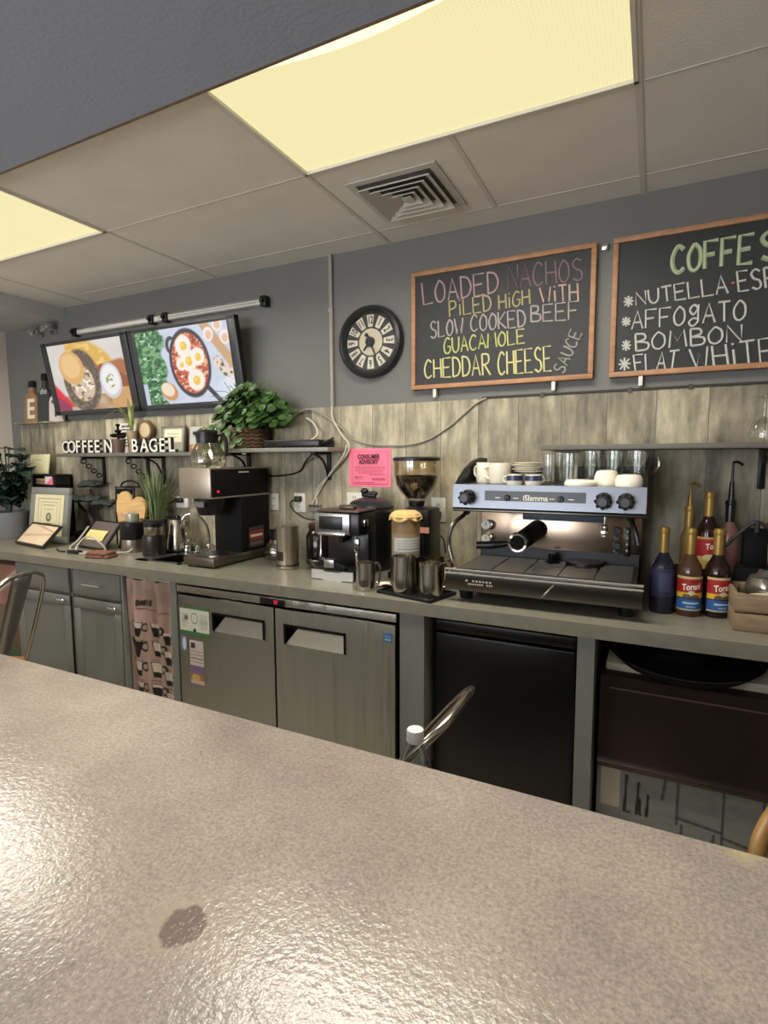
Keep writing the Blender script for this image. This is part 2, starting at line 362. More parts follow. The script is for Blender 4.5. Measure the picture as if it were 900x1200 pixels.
# painted bulkhead over the bar, with a thin wooden edge strip
st(B().box(XL,-.25,ZC-.03,XR,1.225,ZC+.005).o('trim_2', SOFP))
st(B().box(XL,1.225,ZC-.026,XR,1.240,ZC+.003).o('trim_3', mat('edge_strip', (140,118,98), .7, noise=.3, nscale=30)))
# boxed duct along the left wall
st(B().box(XL,1.24,2.43,-3.71,YB,ZC+.003).o('trim_4', mat('duct_paint', (180,180,176), .6)))
# weathered wood panelling behind the worktop
st(B().box(-4.285,2.484,.90,1.6,2.5,1.743, .002).o('trim_5', BARN, sm=False))
# far wall behind the viewer with two daylight windows
wf = B(); WX = [(-4.1,-2.6),(-2.2,-.5)]; wx = [XL-.1]+[v for p in WX for v in p]+[XR+.1]
for i in range(len(wx)-1):
    if i%2==1: wf.box(wx[i],YF-.1,0,wx[i+1],YF,.5); wf.box(wx[i],YF-.1,2.35,wx[i+1],YF,2.6)
    else: wf.box(wx[i],YF-.1,0,wx[i+1],YF,2.6)
st(wf.o('wall_front', PALE))
DAY = mat('daylit_pane', (10,10,10), .2, emit=(236,241,252), estr=WINDOW_E)
for k,(a,b) in enumerate(WX):
    w = st(B().box(a,YF-.07,.5,b,YF-.06,2.35).o(f'window_{k+1}', DAY))
    fr = B()
    for q in ((a,.5,b,.55),(a,2.3,b,2.35),(a,.5,a+.05,2.35),(b-.05,.5,b,2.35),((a+b)/2-.02,.5,(a+b)/2+.02,2.35)): fr.box(q[0],YF-.055,q[1],q[2],YF-.01,q[3])
    fr.o('window_frame', WHITEP, w)

# ---------------------------------------------------------------- ceiling lights
DIFF = mat('light_diffuser', (60,55,40), .5, emit=(250,238,182), estr=.84)
N_ = DIFF.node_tree.nodes; L_ = DIFF.node_tree.links; tc_ = N_.new('ShaderNodeTexCoord'); vo_ = N_.new('ShaderNodeTexVoronoi'); vo_.inputs['Scale'].default_value = 95; vo_.inputs['Randomness'].default_value = 0.
L_.new(tc_.outputs['Object'], vo_.inputs['Vector']); cr_ = N_.new('ShaderNodeValToRGB'); cr_.color_ramp.elements[0].color = (*lin((255,247,204)),1); cr_.color_ramp.elements[1].color = (*lin((246,233,174)),1); cr_.color_ramp.elements[0].position = .2; cr_.color_ramp.elements[1].position = .62
L_.new(vo_.outputs['Distance'], cr_.inputs['Fac']); L_.new(cr_.outputs[0], N_['Principled BSDF'].inputs['Emission Color'])
TUBEL = mat('lamp_tray', (60,60,50), .5, emit=(255,246,205), estr=1.1)
def troffer(x0, y0, label, sag, watts):
    t = T('ceiling_light', label, 'light', (x0+.56, y0+.27, ZC), 0, 'fluorescent ceiling panels')
    h = B()
    for q in ((-.56,-.27,-.548,.27),(.548,-.27,.56,.27),(-.56,-.27,.56,-.26),(-.56,.26,.56,.27)): h.box(q[0],q[1],-.006,q[2],q[3],.06)
    h.o('frame', WHITEP, t)
    B().box(-.548,-.26,.05,.548,.26,.056).o('lamp_tray', TUBEL, t)
    # prismatic lens sheet, its front edge dropped out of the frame in a shallow wave
    bm = B(); n = 40; A = []; C = []
    for i in range(n+1):
        u = i/n; x = -.547+1.094*u; e = sag*max(0,math.sin(min(1,u*1.15)*math.pi))**1.5
        A.append(bm.bm.verts.new((x,-.259+e,.004))); C.append(bm.bm.verts.new((x,.259,.004)))
    for i in range(n): bm.bm.faces.new([A[i],A[i+1],C[i+1],C[i]])
    bm.o('diffuser', DIFF, t, sm=False)
    li = bpy.data.lights.new('tube_light','AREA'); li.shape = 'RECTANGLE'; li.size = 1.05; li.size_y = .5; li.energy = watts; li.color = (1,.94,.82); li.spread = math.radians(165)
    lo = bpy.data.objects.new('tube_light', li); COL.objects.link(lo); lo.parent = t; lo.location = (0,0,-.008)
troffer(-1.2,1.24,'large lit ceiling panel over the espresso counter, its lens sheet slipping at the front edge',.055,LAMP_W)
troffer(-3.43,1.24,'lit ceiling panel at the left, above the two wall screens',.0,LAMP_W)
troffer(-3.43,-1.9,'added unseen fill light panel over the customer side, the one nearer the left wall',.0,LAMP_W*.6)  # out-of-view panel added behind the camera to fill the room with light
troffer(-1.2,-1.9,'added unseen fill light panel over the customer side, the one farther from the left wall',.0,LAMP_W*.4)  # second added fill panel, weaker, also out of view
# ceiling air vent
t = T('ceiling_vent','square grey air vent with stepped louvres in the ceiling beside the large light','vent',(-.92,2.085,ZC))
VM = mat('vent_grey', (196,192,182), .5)
def ringsq(r0, r1, z0, z1, m, name):
    b = B(); v = []
    for r,z in ((r0,z0),(r1,z1),(r1,z1-.004),(r0,z0-.004)): v.append([b.bm.verts.new((sx*r,sy*r,z)) for sx,sy in ((-1,-1),(1,-1),(1,1),(-1,1))])
    for a in range(4):
        for k in range(4): b.bm.faces.new([v[a][k],v[a][(k+1)%4],v[(a+1)%4][(k+1)%4],v[(a+1)%4][k]])
    return b.o(name, m, t, sm=False)
ringsq(.155,.185,-.002,-.002,VM,'frame')
B().box(-.155,-.155,-.004,.155,.155,-.001).o('duct_back', mat('vent_dark',(96,96,92),.8), t)
for r in (.148,.114,.080,.048): ringsq(r-.026,r,-.003,-.020,VM,'louvre')
B().box(-.02,-.02,-.022,.02,.02,-.018).o('centre_plate', VM, t)

# ================================================================ FOREGROUND BAR
t = T('bar_counter','long taupe stone-topped bar with a rough glossy top in the foreground','counter',(0,0,0))
b = B().box(-4.0,-.30,1.02,2.2,.63,1.07,.008); b.o('bar_top', STONE, t)
B().box(-3.9,.02,0,2.1,.40,1.02).o('bar_base', CAB, t)
B().box(-3.9,.40,.755,2.1,.98,.785).o('work_shelf', TOP, t)

# ================================================================ BACK COUNTER
w = B(); Z0, Z1 = .877, .925; SX0, SX1, SY0, SY1 = -2.50,-2.20,2.03,2.24
w.box(-4.38,1.86,Z0,SX0,2.484,Z1); w.box(SX1,1.86,Z0,1.6,2.484,Z1); w.box(SX0,1.86,Z0,SX1,SY0,Z1); w.box(SX0,SY1,Z0,SX1,2.484,Z1)
tag(w.o('worktop', TOP, sm=False),'long grey worktop running under the coffee machines along the back wall','worktop')
t = T('bar_sink','small steel drop-in sink left of the black coffee brewer','sink',(-2.35,2.135,Z1))
b = B()
for q in ((-.165,-.12,-.07,.12),(.14,-.12,.165,.12),(-.165,-.12,.165,-.098),(-.165,.098,.165,.12)): b.box(q[0],q[1],.0005,q[2],q[3],.005)
b.o('rim', STEEL, t)
b = B().box(-.076,-.103,-.15,.148,.103,-.146)
for q in ((-.076,-.103,-.072,.103),(.144,-.103,.148,.103),(-.076,-.103,.148,-.1),(-.076,.1,.148,.103)): b.box(q[0],q[1],-.15,q[2],q[3],.001)
b.o('basin', DSTEEL, t)
B().cone((.035,0,-.146),(.035,0,-.142),.03).o('drain', CHROME, t)
t = T('faucet','chrome gooseneck faucet with side handles behind the small sink','faucet',(-2.285,2.31,Z1))
B().box(-.09,-.025,0,.09,.025,.018,.006).o('base_plate', CHROME, t)
B().tube([(.02,0,.018),(.02,0,.13),(.0,-.02,.20),(-.045,-.05,.235),(-.085,-.08,.22),(-.095,-.085,.175)],.008,10,5).cone((-.095,-.085,.178),(-.096,-.086,.155),.012).o('spout', CHROME, t)
for s in (-1,1): B().cone((s*.07,0,.018),(s*.07,0,.05),.014,.011).tube([(s*.07,0,.05),(s*.075,-.03,.062),(s*.085,-.075,.07)],.007).o('handle', CHROME, t)
# base cabinets
def cabinet(x0, x1, label, pull):
    t = T('base_cabinet', label, 'cabinet', (x0,1.88,0), 0, 'grey base cabinets'); W = x1-x0
    B().box(0,.02,.0,W,.58,.876).o('body', CAB, t)
    d = B().box(.012,0,.728,W-.012,.02,.868,.006).o('drawer_front', CAB, t)
    if pull: B().tube([(W*.32,-.004,.80),(W*.32,-.028,.80),(W*.66,-.028,.80),(W*.66,-.004,.80)],.0055).o('handle', CHROME, d)
    dr = B()
    dr.box(.012,.006,.10,W-.012,.02,.712)
    for q in ((.012,.10,W-.012,.155),(.012,.655,W-.012,.712),(.012,.155,.067,.655),(W-.067,.155,W-.012,.655)): dr.box(q[0],0,q[1],q[2],.02,q[3],.004)
    dd = dr.o('door', CAB, t)
    B().tube([(W-.085,-.003,.69),(W-.085,-.02,.69),(W-.035,-.022,.69)],.007).ball((W-.035,-.022,.69),.010,10).o('knob', CHROME, dd)
cabinet(-3.405,-2.888,'grey base cabinet behind the metal chair, its drawer without a visible pull',False)
cabinet(-2.872,-2.462,'grey base cabinet with a drawer bar pull, beside the coffee print curtain',True)
for x0,x1,l in ((-2.46,-2.445,'narrow grey upright left of the coffee print curtain'),(-2.105,-2.062,'grey counter support between the curtain and the steel refrigerator'),(-.862,-.76,'broad grey counter support between the steel refrigerator and the black refrigerator'),(-.205,-.15,'grey counter support between the black refrigerator and the brown bin')):
    tag(base(B().box(x0,1.875,0,x1,2.44,.877).o('counter_support', CAB),((x0+x1)/2,1.875,0)), l, 'support', 'counter supports')
# curtain with printed coffee cups
p = Pic(120,220,(178,150,138), .34/.75)
p.put(p.n(8,3),(196,166,152),.5); p.put(p.n(5,9),(150,126,116),.35)
p.put(p.rect(0,.93,1,1),(190,160,150),.6); p.put(p.n(14,5)*p.rect(0,.7,.35,1),(226,196,186),.7)
p.put(p.line(.2,.805,1,.785,.005),(140,104,96))
def cup(cx, cy, s, fill, shape):
    h = .050*s; w = .088*s
    dx = (p.u-cx); dy = (p.v-cy)/h; hw = w*(1.0+.26*dy*(1 if shape else .6)) 
    body = ((np.abs(dx)<hw)&(np.abs(dy)<1)).astype(float)
    hnd = p.ell(cx+w*1.7, cy+h*.25, w*.75, h*.62, 0, .1)-p.ell(cx+w*1.6, cy+h*.25, w*.48, h*.36, 0, .1)
    p.put(hnd,(30,28,28)); p.put(body,(30,28,28)); inner = ((np.abs(dx)<hw*.88)&(dy<.92)&(dy>fill)).astype(float); p.put(inner,(214,200,186))
    p.put(p.rect(cx-w*1.2,cy-h*1.55,cx+w*1.1,cy-h*1.42),(130,96,84),.8)
for cx,cy,s,f,sh in ((.18,.66,1.0,.2,1),(.58,.66,.95,.4,1),(.85,.615,.85,.55,1),(.16,.525,1.2,.9,1),(.60,.53,1.0,-.2,1),(.86,.485,1.0,.1,1),(.17,.385,1.1,-.2,0),(.58,.39,1.05,-.3,1),(.84,.345,1.0,-.3,1),(.18,.24,1.,.2,1),(.58,.24,1.,.5,1),(.85,.20,1.,.1,1),(.2,.1,1.1,-.1,1),(.6,.1,1.,.3,1)): cup(cx,cy,s,f,sh)
for k,(a,q) in enumerate(((.22,.022),(.27,.014),(.31,.018),(.37,.026),(.43,.022),(.49,.022))): p.put(p.line(a,.845-q*.7,a+.012,.845+q*.5,.011),(74,60,56))
t = T('cafe_curtain','pinkish fabric curtain printed with rows of coffee cups under the worktop','curtain',(-2.275,1.90,0))
p.o('cloth', lambda u,v: (-.165+.33*u, .012*math.sin(u*24)*(0.35+.65*v)+.006*math.sin(u*9+v*5), .09+.765*v+.006*math.sin(u*17)*v), PAINTM, t)
B().cone((-.168,.004,.862),(.168,.004,.862),.006).o('rod', WHITEP, t)

# ---------------------------------------------------------------- steel undercounter refrigerator
t = T('undercounter_refrigerator','stainless steel two-door refrigerator under the worktop','refrigerator',(-2.055,1.862,0))
B().box(0,.045,.05,1.185,.58,.868).o('body', MBLACK, t)
for x in (.06,1.125):
    for y in (.10,.52): B().cone((x,y,0),(x,y,.05),.018).o('foot', BLACK, t)
B().box(.004,.005,.832,1.181,.045,.866,.004).o('top_panel', STEELW, t)
ds = B().box(.515,.001,.834,.648,.006,.862,.002).o('temperature_display', BLACK, t)
RED = mat('red_led', (90,10,14), .4, emit=(255,40,70), estr=1.0)
b = B()
for q in ((.594,.842,.612,.845),(.594,.852,.612,.855),(.594,.842,.597,.848),(.609,.848,.612,.855)): b.box(q[0],-.0005,q[1],q[2],.001,q[3])
b.o('digits', RED, ds)
def fdoor(x0, x1, h0, h1, hinge):
    zb, zt, zh0, zh1 = .10,.822,.67,.757
    d = B(); d.box(x0,0,zb,x1,.04,zh0); d.box(x0,0,zh1,x1,.04,zt); d.box(x0,0,zh0,h0,.04,zh1); d.box(h1,0,zh0,x1,.04,zh1)
    dd = d.o('door', STEELW, t, sm=False)
    B().box(h0,.034,zh0,h1,.04,zh1).o('handle_recess', MBLACK, dd)
    hb = B(); a = .018
    V = [hb.bm.verts.new(v) for v in ((h0+.004,.001,zh0),(h1-.002,.001,zh0),(h1-.012,.03,zh1-.02),(h0+.05,.03,zh1-.02))]; hb.bm.faces.new(V)
    hb.o('handle_lip', mat('lip_steel',(150,148,138),.42,1.), dd, sm=False)
    hb = B(); hb.box(h0-.004,-.004,zh1-.008,h1+.004,.004,zh1+.002); hb.box(h1-.004,-.004,zh0,h1+.004,.004,zh1); hb.box(h0-.004,-.004,zh0,h0+.004,.004,zh1); hb.o('handle_gasket', MBLACK, dd)
    return dd
d1 = fdoor(.018,.590,.238,.534,0); d2 = fdoor(.600,1.178,.649,.951,1)
def sticker(pic, x0,z0,x1,z1,y, par, name='sticker'): return pic.o(name, lambda u,v: (x0+(x1-x0)*u, y, z0+(z1-z0)*v), PAINTM, par)
p = Pic(90,70,(214,216,200),1.4); p.put(p.rect(0,.92,1,1),(70,120,70)); p.put(p.rect(0,0,1,.13),(56,120,66)); p.put(p.ell(.5,.6,.12,.2)-p.ell(.5,.6,.1,.165),(120,124,116))
p.put(p.ell(.5,.17,.05,.07),(40,52,40)); r = np.random.default_rng(3)
for k in range(9): p.put(p.rect(.68,.25+k*.06,.94,.27+k*.06),(150,152,142)); p.put(p.rect(.06,.25+k*.06,.30*(.5+.5*r.random())+.04,.27+k*.06),(140,142,132))
p.put(p.ell(.22,.6,.07,.1),(120,110,96))
sticker(p,.026,.632,.214,.768,-.0012,d1,'green_bordered_sticker')
p = Pic(30,80,(206,196,190),.45); p.put(p.rect(.1,.82,.4,.94),(60,50,50)); p.put(p.rect(0,.24,1,.42),(128,104,140)); p.put(p.rect(0,0,1,.1),(206,176,160)); p.put(p.rect(0,.1,1,.24),(160,120,80)); p.put(p.ell(.4,.15,.3,.07),(214,170,90))
for k in range(4): p.put(p.rect(.05,.5+.08*k,.95,.515+.08*k),(140,90,84))
sticker(p,.083,.39,.172,.606,-.0012,d1,'tall_label')
p = Pic(16,30,(120,140,170)); p.put(p.ell(.5,.5,.3,.45),(200,214,230)); sticker(p,.030,.545,.068,.618,-.0012,d1,'blue_label')
p = Pic(24,24,(58,110,160)); p.put(p.rect(.15,.2,.85,.35),(170,196,214)); p.put(p.rect(.15,.55,.85,.75),(96,150,196)); sticker(p,1.128,.752,1.166,.785,-.0012,d2,'small_blue_sticker')

# ---------------------------------------------------------------- black fridge
t = T('compact_refrigerator','black compact refrigerator standing under the worktop below the espresso machine','refrigerator',(-.475,1.925,0))
BLKF = mat('fridge_black', (11,12,15), .35, bump=.08, bscale=200)
B().box(-.262,.06,.02,.262,.52,.85,.006).o('body', BLKF, t)
B().box(-.262,0,.05,.262,.056,.80,.010).o('door', BLKF, t)
B().box(-.262,.004,.806,.262,.056,.85,.008).o('top_trim', BLACK, t)
for x in (-.22,.22): B().cone((x,.1,0),(x,.1,.03),.02).o('foot', BLACK, t)

# ---------------------------------------------------------------- brown bin unit
t = T('storage_bin','dark brown drop-front bin above a distressed grey base panel under the worktop at right','bin',(.21,1.955,0))
BRN = mat('dark_brown_plastic', (54,40,36), .35, noise=.1, nscale=4)
B().box(-.345,.012,0,.42,.46,.40).o('base_box', mat('bin_side_grey',(70,72,70),.6), t)
p = Pic(200,110,(142,148,145),2.0); p.put(p.n(7,2),(168,172,168),.6); p.put(p.n(26,4)*p.n(6,1),(108,114,114),.5)
p.put(p.rect(.02,.62,.10,.99),(212,204,186))
for k,(x,a) in enumerate(((.12,.95),(.14,.6),(.17,.9),(.185,.75),(.21,.8))): p.put(p.line(x,.6,x+.005*(-1)**k,a,.012),(36,34,34),.9)
for (a,c,e,f) in ((.33,.98,.33,.6),(.33,.66,.5,.62),(.5,.98,.5,.4),(.5,.58,.64,.53),(.64,.98,.64,.54),(.47,.58,.46,.25),(.28,.98,.27,.8),(.35,.6,.35,.4)): p.put(p.line(a,c,e,f,.012),(70,72,74),.75)
p.o('distressed_panel', lambda u,v: (-.345+.765*u, .009, .02+.375*v), PAINTM, t)
prof = [(.0,.725),(.012,.735),(.46,.735),(.46,.40),(.02,.40),(-.012,.405),(-.018,.42),(-.006,.44)]
B().prism(prof,-.345,.42,'yz').o('drop_front', BRN, t)
B().box(-.315,-.004,.682,.40,.002,.687).o('seam_line', mat('paler_brown',(112,98,90),.4), t)  # thin paler brown strip across the drop front
B().box(-.345,-.02,.405,.42,-.008,.418,.004).o('lip', mat('brown_lip',(78,60,54),.3), t)
B().box(-.33,.03,.735,.40,.45,.762,.004).o('liner', PAPER, t)
t = T('round_tray','large round black tray leaning in the gap above the brown bin','tray',(.115,2.06,.763))
b = B().lathe([(0,0),(.20,.0),(.235,.03),(.24,.03),(.205,-.006),(0,-.006)],(0,0,.0),40)
b.bm.transform(Matrix.Rotation(math.radians(6),4,'X')); b.move((0,0,.03)); b.o('dish', MBLACK, t)
B().lathe([(0,.0),(.09,0),(.095,.02),(.07,.05),(0,.055)],(0,0,.028),32).o('lid_knob', BLACK, t)

# ================================================================ WALL THINGS
# chalkboards
CHALKB = mat('chalkboard_black', (34,36,36), .6, noise=.25, nscale=5)
def chalk(name,col): return mat('chalk_'+name, col, .9)
def board(x0,x1,z0,z1,label,words):
    t = T('chalkboard', label, 'chalkboard', ((x0+x1)/2,2.47,z0), 0, 'framed chalkboard menus'); cx, cz = (x0+x1)/2, z0
    B().box(x0-cx+.01,.004,.01,x1-cx-.01,.03,z1-z0-.01).o('slate', CHALKB, t)
    f = B(); q = .021
    for a in ((x0,z0,x1,z0+q),(x0,z1-q,x1,z1),(x0,z0+q,x0+q,z1-q),(x1-q,z0+q,x1,z1-q)): f.box(a[0]-cx,-.008,a[1]-cz,a[2]-cx,.03,a[3]-cz,.003)
    f.o('frame', FRAMEW, t)
    for grp in words:
        b = B()
        for wd_, qd in grp[2]: letter_word(b, wd_, [(x-cx,z-cz) for x,z in qd], grp[3] if len(grp)>3 else .0042, .002)
        b.o('chalk_lettering', chalk(grp[0],grp[1]), t)
    for x in (x0+.12, x1-.16): B().box(x-cx-.008,-.004,-.04,x-cx+.008,.02,-.001,.002).o('hanger_tab', WHITEP, t)
    return t
board(-1.071,-.242,1.801,2.35,'wood-framed chalkboard listing loaded nachos, left of the coffee menu board',[
 ('pink',(176,148,150),[('LOADED',[(-1.009,2.197),(-.65,2.207),(-1.02,2.298),(-.655,2.299)])]),
 ('mauve',(132,108,114),[('NACHOS',[(-.604,2.212),(-.291,2.208),(-.609,2.315),(-.30,2.297)])]),
 ('yellow',(172,160,118),[('PiLED',[(-.88,2.126),(-.681,2.131),(-.883,2.195),(-.687,2.202)]),('HiGH',[(-.646,2.131),(-.51,2.138),(-.65,2.193),(-.514,2.202)])]),
 ('rose',(190,162,148),[('WiTH',[(-.463,2.139),(-.31,2.128),(-.47,2.2),(-.314,2.198)]),]),
 ('grey',(168,160,156),[('SLOW',[(-.973,2.037),(-.81,2.046),(-.976,2.115),(-.814,2.114)]),('COOKED',[(-.775,2.049),(-.526,2.044),(-.779,2.121),(-.532,2.117)]),('BEEF',[(-.505,2.062),(-.305,2.05),(-.507,2.128),(-.307,2.125)])]),
 ('lime',(190,192,122),[('GUACAMOLE',[(-.904,1.959),(-.529,1.975),(-.908,2.031),(-.533,2.035)])]),
 ('cream',(206,200,142),[('CHEDDAR',[(-1.002,1.854),(-.681,1.847),(-1.005,1.938),(-.687,1.943)]),('CHEESE',[(-.644,1.844),(-.411,1.846),(-.649,1.944),(-.417,1.951)])]),
 ('ash',(150,148,140),[('SAUCE',[(-.361,1.828),(-.29,1.992),(-.405,1.851),(-.335,2.014)])]),
])
WS = (188,188,180)
board(-.180,.65,1.800,2.352,'wood-framed chalkboard headed with the coffee list, at the right edge',[
 ('green',(164,178,142),[('COFFE',[(.037,2.185),(.297,2.185),(.031,2.283),(.298,2.287)]),('S',[(.325,2.188),(.381,2.189),(.318,2.287),(.376,2.287)])],.0085),
 ('white',WS,[('*',[(-.134,2.078),(-.097,2.077),(-.135,2.121),(-.099,2.12)]),('NUTELLA',[(-.086,2.08),(.227,2.085),(-.092,2.131),(.217,2.154)]),('ESP',[(.261,2.087),(.375,2.089),(.251,2.16),(.365,2.16)]),
  ('*',[(-.138,2.002),(-.105,2.002),(-.14,2.039),(-.106,2.038)]),('AFFOgATO',[(-.099,1.987),(.289,1.982),(-.101,2.058),(.285,2.055)]),
  ('*',[(-.135,1.904),(-.10,1.903),(-.136,1.948),(-.102,1.946)]),('BOMBON',[(-.083,1.9),(.28,1.904),(-.088,1.967),(.276,1.966)]),
  ('*',[(-.143,1.825),(-.099,1.826),(-.145,1.877),(-.1,1.877)]),('FLAT',[(-.08,1.82),(.066,1.817),(-.09,1.884),(.074,1.889)]),('WHiTE',[(.121,1.817),(.39,1.814),(.108,1.89),(.379,1.908)])]),
 ('dot',(190,120,130),[('.',[(.234,2.112),(.25,2.112),(.233,2.129),(.249,2.128)])],.005),
])
tag(base(B().box(-.226,2.478,2.318,-.200,2.5,2.345,.003).o('wall_bracket', CHROME),(-.213,2.5,2.33)),'small shiny bracket on the wall between the two chalkboards','bracket')
# clock
t = T('wall_clock','round black wall clock with white numeral tiles, left of the nachos board','clock',(-1.30,2.5,2.055))
RIM = mat('clock_rim', (34,36,38), .4)
B().lathe([(.176,-.0),(.180,.02),(.172,.045),(.158,.052),(.146,.042),(.142,.02)],(0,0,0),56,'y').o('rim', RIM, t)
B().lathe([(0,.016),(.145,.016),(.145,.0)],(0,0,0),48,'y').o('dial', mat('clock_dial',(52,50,46),.6), t)
tl = B(); NM = mat('clock_numeral',(40,38,36),.6); TL = mat('clock_tile',(206,200,180),.6)
def polar(r, a): return (r*math.sin(a), r*math.cos(a))
numb = []
for k in range(12):
    a = k*math.pi/6; d1_, d2_ = .15, .145
    pl = [polar(.075,a-.17),polar(.134,a-.15),polar(.134,a+.15),polar(.075,a+.17)]
    tl.prism(pl,-.022,-.016)
    V,F = text_geo(str(12 if k==0 else k), .052, 0, .0012)
    me = bpy.data.meshes.new('numeral'); ca, sa = math.cos(a), math.sin(a); cx,cz = polar(.105,a)
    me.from_pydata([(cx+x*.62*ca+y*sa, -.0228, cz-x*.62*sa+y*ca) for x,y,z in V],[],F); me.materials.append(NM)
    ob = bpy.data.objects.new('numeral', me); COL.objects.link(ob); numb.append(ob)
tile = tl.o('numeral_tiles', TL, t, sm=False)
for ob in numb: ob.parent = tile
B().lathe([(0,-.0),(.066,0),(.066,-.004)],(0,-.020,0),40,'y').o('centre_disc', mat('clock_centre',(196,186,158),.5), t)
def hand(a, L, w, tail):
    b = B(); d = polar(1,a); n = (d[1],-d[0])
    b.prism([(n[0]*w-d[0]*tail,n[1]*w-d[1]*tail),(-n[0]*w-d[0]*tail,-n[1]*w-d[1]*tail),(-n[0]*w*.5+d[0]*L,-n[1]*w*.5+d[1]*L),(n[0]*w*.5+d[0]*L,n[1]*w*.5+d[1]*L)],-.030,-.027)
    return b
hand(math.radians(157),.085,.005,.0).o('minute_hand', BLACK, t); hand(math.radians(222),.055,.006,.0).o('hour_hand', BLACK, t)
hand(math.radians(157),.01,.004,.045).cone((-.02,-.031,.034),(-.02,-.027,.034),.009).o('second_hand', BLACK, t)
B().cone((0,-.033,0),(0,-.02,0),.024).o('hub', BLACK, t)
B().lathe([(0,-.0),(.145,0)],(0,-.040,0),40,'y').o('glass_cover', glass('clock_glass',(255,255,255),.01), t)
# pink notice
t = T('advisory_notice','pink consumer advisory notice taped to the wood panelling','notice',(-1.31,2.481,1.325))
p = Pic(90,80,(240,112,140),1.22); p.put(p.n(5,8),(250,130,154),.4)
fr = p.rect(.07,.06,.93,.92)-p.rect(.085,.08,.915,.905); p.put(fr,(190,70,100))
r = np.random.default_rng(5)
for k in range(4): p.put(p.rect(.14+.03*(k==3)*2,.50-.05*k,.86-.04*(k>=2),.525-.05*k)*(.5+.5*(p.n(60,20+k)>.35)),(150,50,78),.75)
p.put(p.rect(.48,.30,.88,.318),(170,64,92),.8); p.put(p.rect(.13,.20,.32,.27)*p.n(40,2),(150,50,78)); p.put(p.rect(.55,.17,.87,.23)*(.4+.6*p.n(50,2)),(160,54,84)); p.put(p.rect(.12,.10,.6,.115),(170,64,92),.7)
p.o('sheet', lambda u,v: (-.123+.245*u, .004*math.sin(u*3)-.001, .198*v), PAINTM, t)
PT = mat('notice_ink',(72,22,40),.8)
for s_,z_ in (('CONSUMER',.155),('ADVISORY',.128)): text_obj('notice_text', s_, .032, PT, t, lambda x,y,z: (x-.006,-.0035,z_+y), .74, offset=.0009)
# conduit and cables
tag(base(B().box(-1.546,2.482,1.74,-1.526,2.5,ZC,.004).box(-1.55,2.478,2.23,-1.522,2.5,2.25,.003).o('cable_channel', mat('channel_paint',(150,146,134),.5)),(-1.536,2.5,1.74)),'pale vertical cable channel running up the wall left of the clock','cable channel')
tag(B().tube([(-1.536,2.484,1.745),(-1.525,2.474,1.68),(-1.47,2.468,1.60),(-1.425,2.46,1.55),(-1.43,2.46,1.50),(-1.53,2.47,1.40),(-1.625,2.475,1.31),(-1.635,2.478,1.225)],.0055,6,6).tube([(-1.425,2.455,1.545),(-1.46,2.45,1.47),(-1.57,2.47,1.36),(-1.665,2.478,1.225)],.0055,6,6).o('drop_cables', CABLEW),'pair of white cables dropping from the channel to the wall jack','cable')
tag(B().tube([(-1.80,2.476,1.66),(-1.74,2.47,1.72),(-1.66,2.47,1.735),(-1.58,2.474,1.70),(-1.47,2.476,1.63),(-1.38,2.476,1.56),(-1.20,2.476,1.535),(-1.02,2.476,1.55),(-.88,2.476,1.62),(-.76,2.476,1.715),(-.70,2.476,1.745)],.005,6,6).o('loop_cable', mat('grey_cable',(150,144,124),.5)),'slack grey cable looping across the wood panelling above the pink notice','cable')
b = B().tube([(-.72,2.482,1.748),(-.2,2.482,1.748),(.5,2.482,1.748),(1.5,2.482,1.748)],.005,6)
for x in (-.45,-.1,.12,.5): b.box(x-.008,2.475,1.738,x+.008,2.484,1.757)
tag(b.o('panel_edge_cable', mat('dark_cable',(58,54,46),.5)),'thin dark cable clipped along the top edge of the panelling','cable')
tag(B().tube([(-1.70,2.42,1.53),(-1.63,2.40,1.56),(-1.60,2.44,1.60),(-1.64,2.465,1.66),(-1.69,2.472,1.69)],.006,6,6).o('looped_cord', CABLEW),'short white cord curling up from the black box on the shelf','cable')
tag(B().tube([(-1.58,2.37,1.50),(-1.69,2.46,1.46),(-1.75,2.475,1.40),(-1.90,2.476,1.375),(-2.1,2.476,1.385)],.005,6,6).o('sagging_cord', CABLEB),'black cord sagging below the shelf with the ivy','cable')
# wall outlets
def outlet(x, z0, z1, wd_, label, plug):
    t = T('wall_outlet', label, 'outlet', (x,2.484,(z0+z1)/2), 0, 'outlet plates'); h = (z1-z0)/2
    B().box(-wd_/2,-.006,-h,wd_/2,0,h,.003).o('plate', WHITEP, t)
    b = B()
    for s in (-1,1):
        b.box(-.016,-.008,s*h*.42-.016,.016,-.004,s*h*.42+.016,.004)
    b.o('socket', WHITEP, t)
    for s in (-1,1):
        for sx in (-1,1): B().box(sx*.006-.0012,-.0092,s*h*.42-.006,sx*.006+.0012,-.0078,s*h*.42+.006).o('slot', BLACK, t)
    if plug:
        pb = B().box(-.018,-.035,plug[0]-.016,.018,-.008,plug[0]+.016,.005); pb.tube([(0,-.03,plug[0])]+[tuple(v) for v in plug[1]],.0045,6,6)
        o = tag(pb.o('power_plug', CABLEB), plug[2],'plug')
        o.location = t.location
outlet(-1.925,1.18,1.276,.058,'white switch plate on the panelling just right of the coffee brewer',None)
outlet(-1.75,1.175,1.282,.075,'white outlet with a black plug, between the brewer and the cable jack',(.022,[(-.03,-.05,.0),(.0,-.045,-.05),(.08,-.04,-.085),(.16,-.03,-.08)],'black plug and cord in the outlet left of the small espresso maker'))
outlet(-.932,1.16,1.28,.075,'white outlet with a black plug, behind the coffee grinder',(-.022,[(-.02,-.05,-.04),(-.02,-.05,-.09),(.04,-.05,-.13),(.06,-.06,-.2)],'black plug and cord in the outlet beside the coffee grinder'))
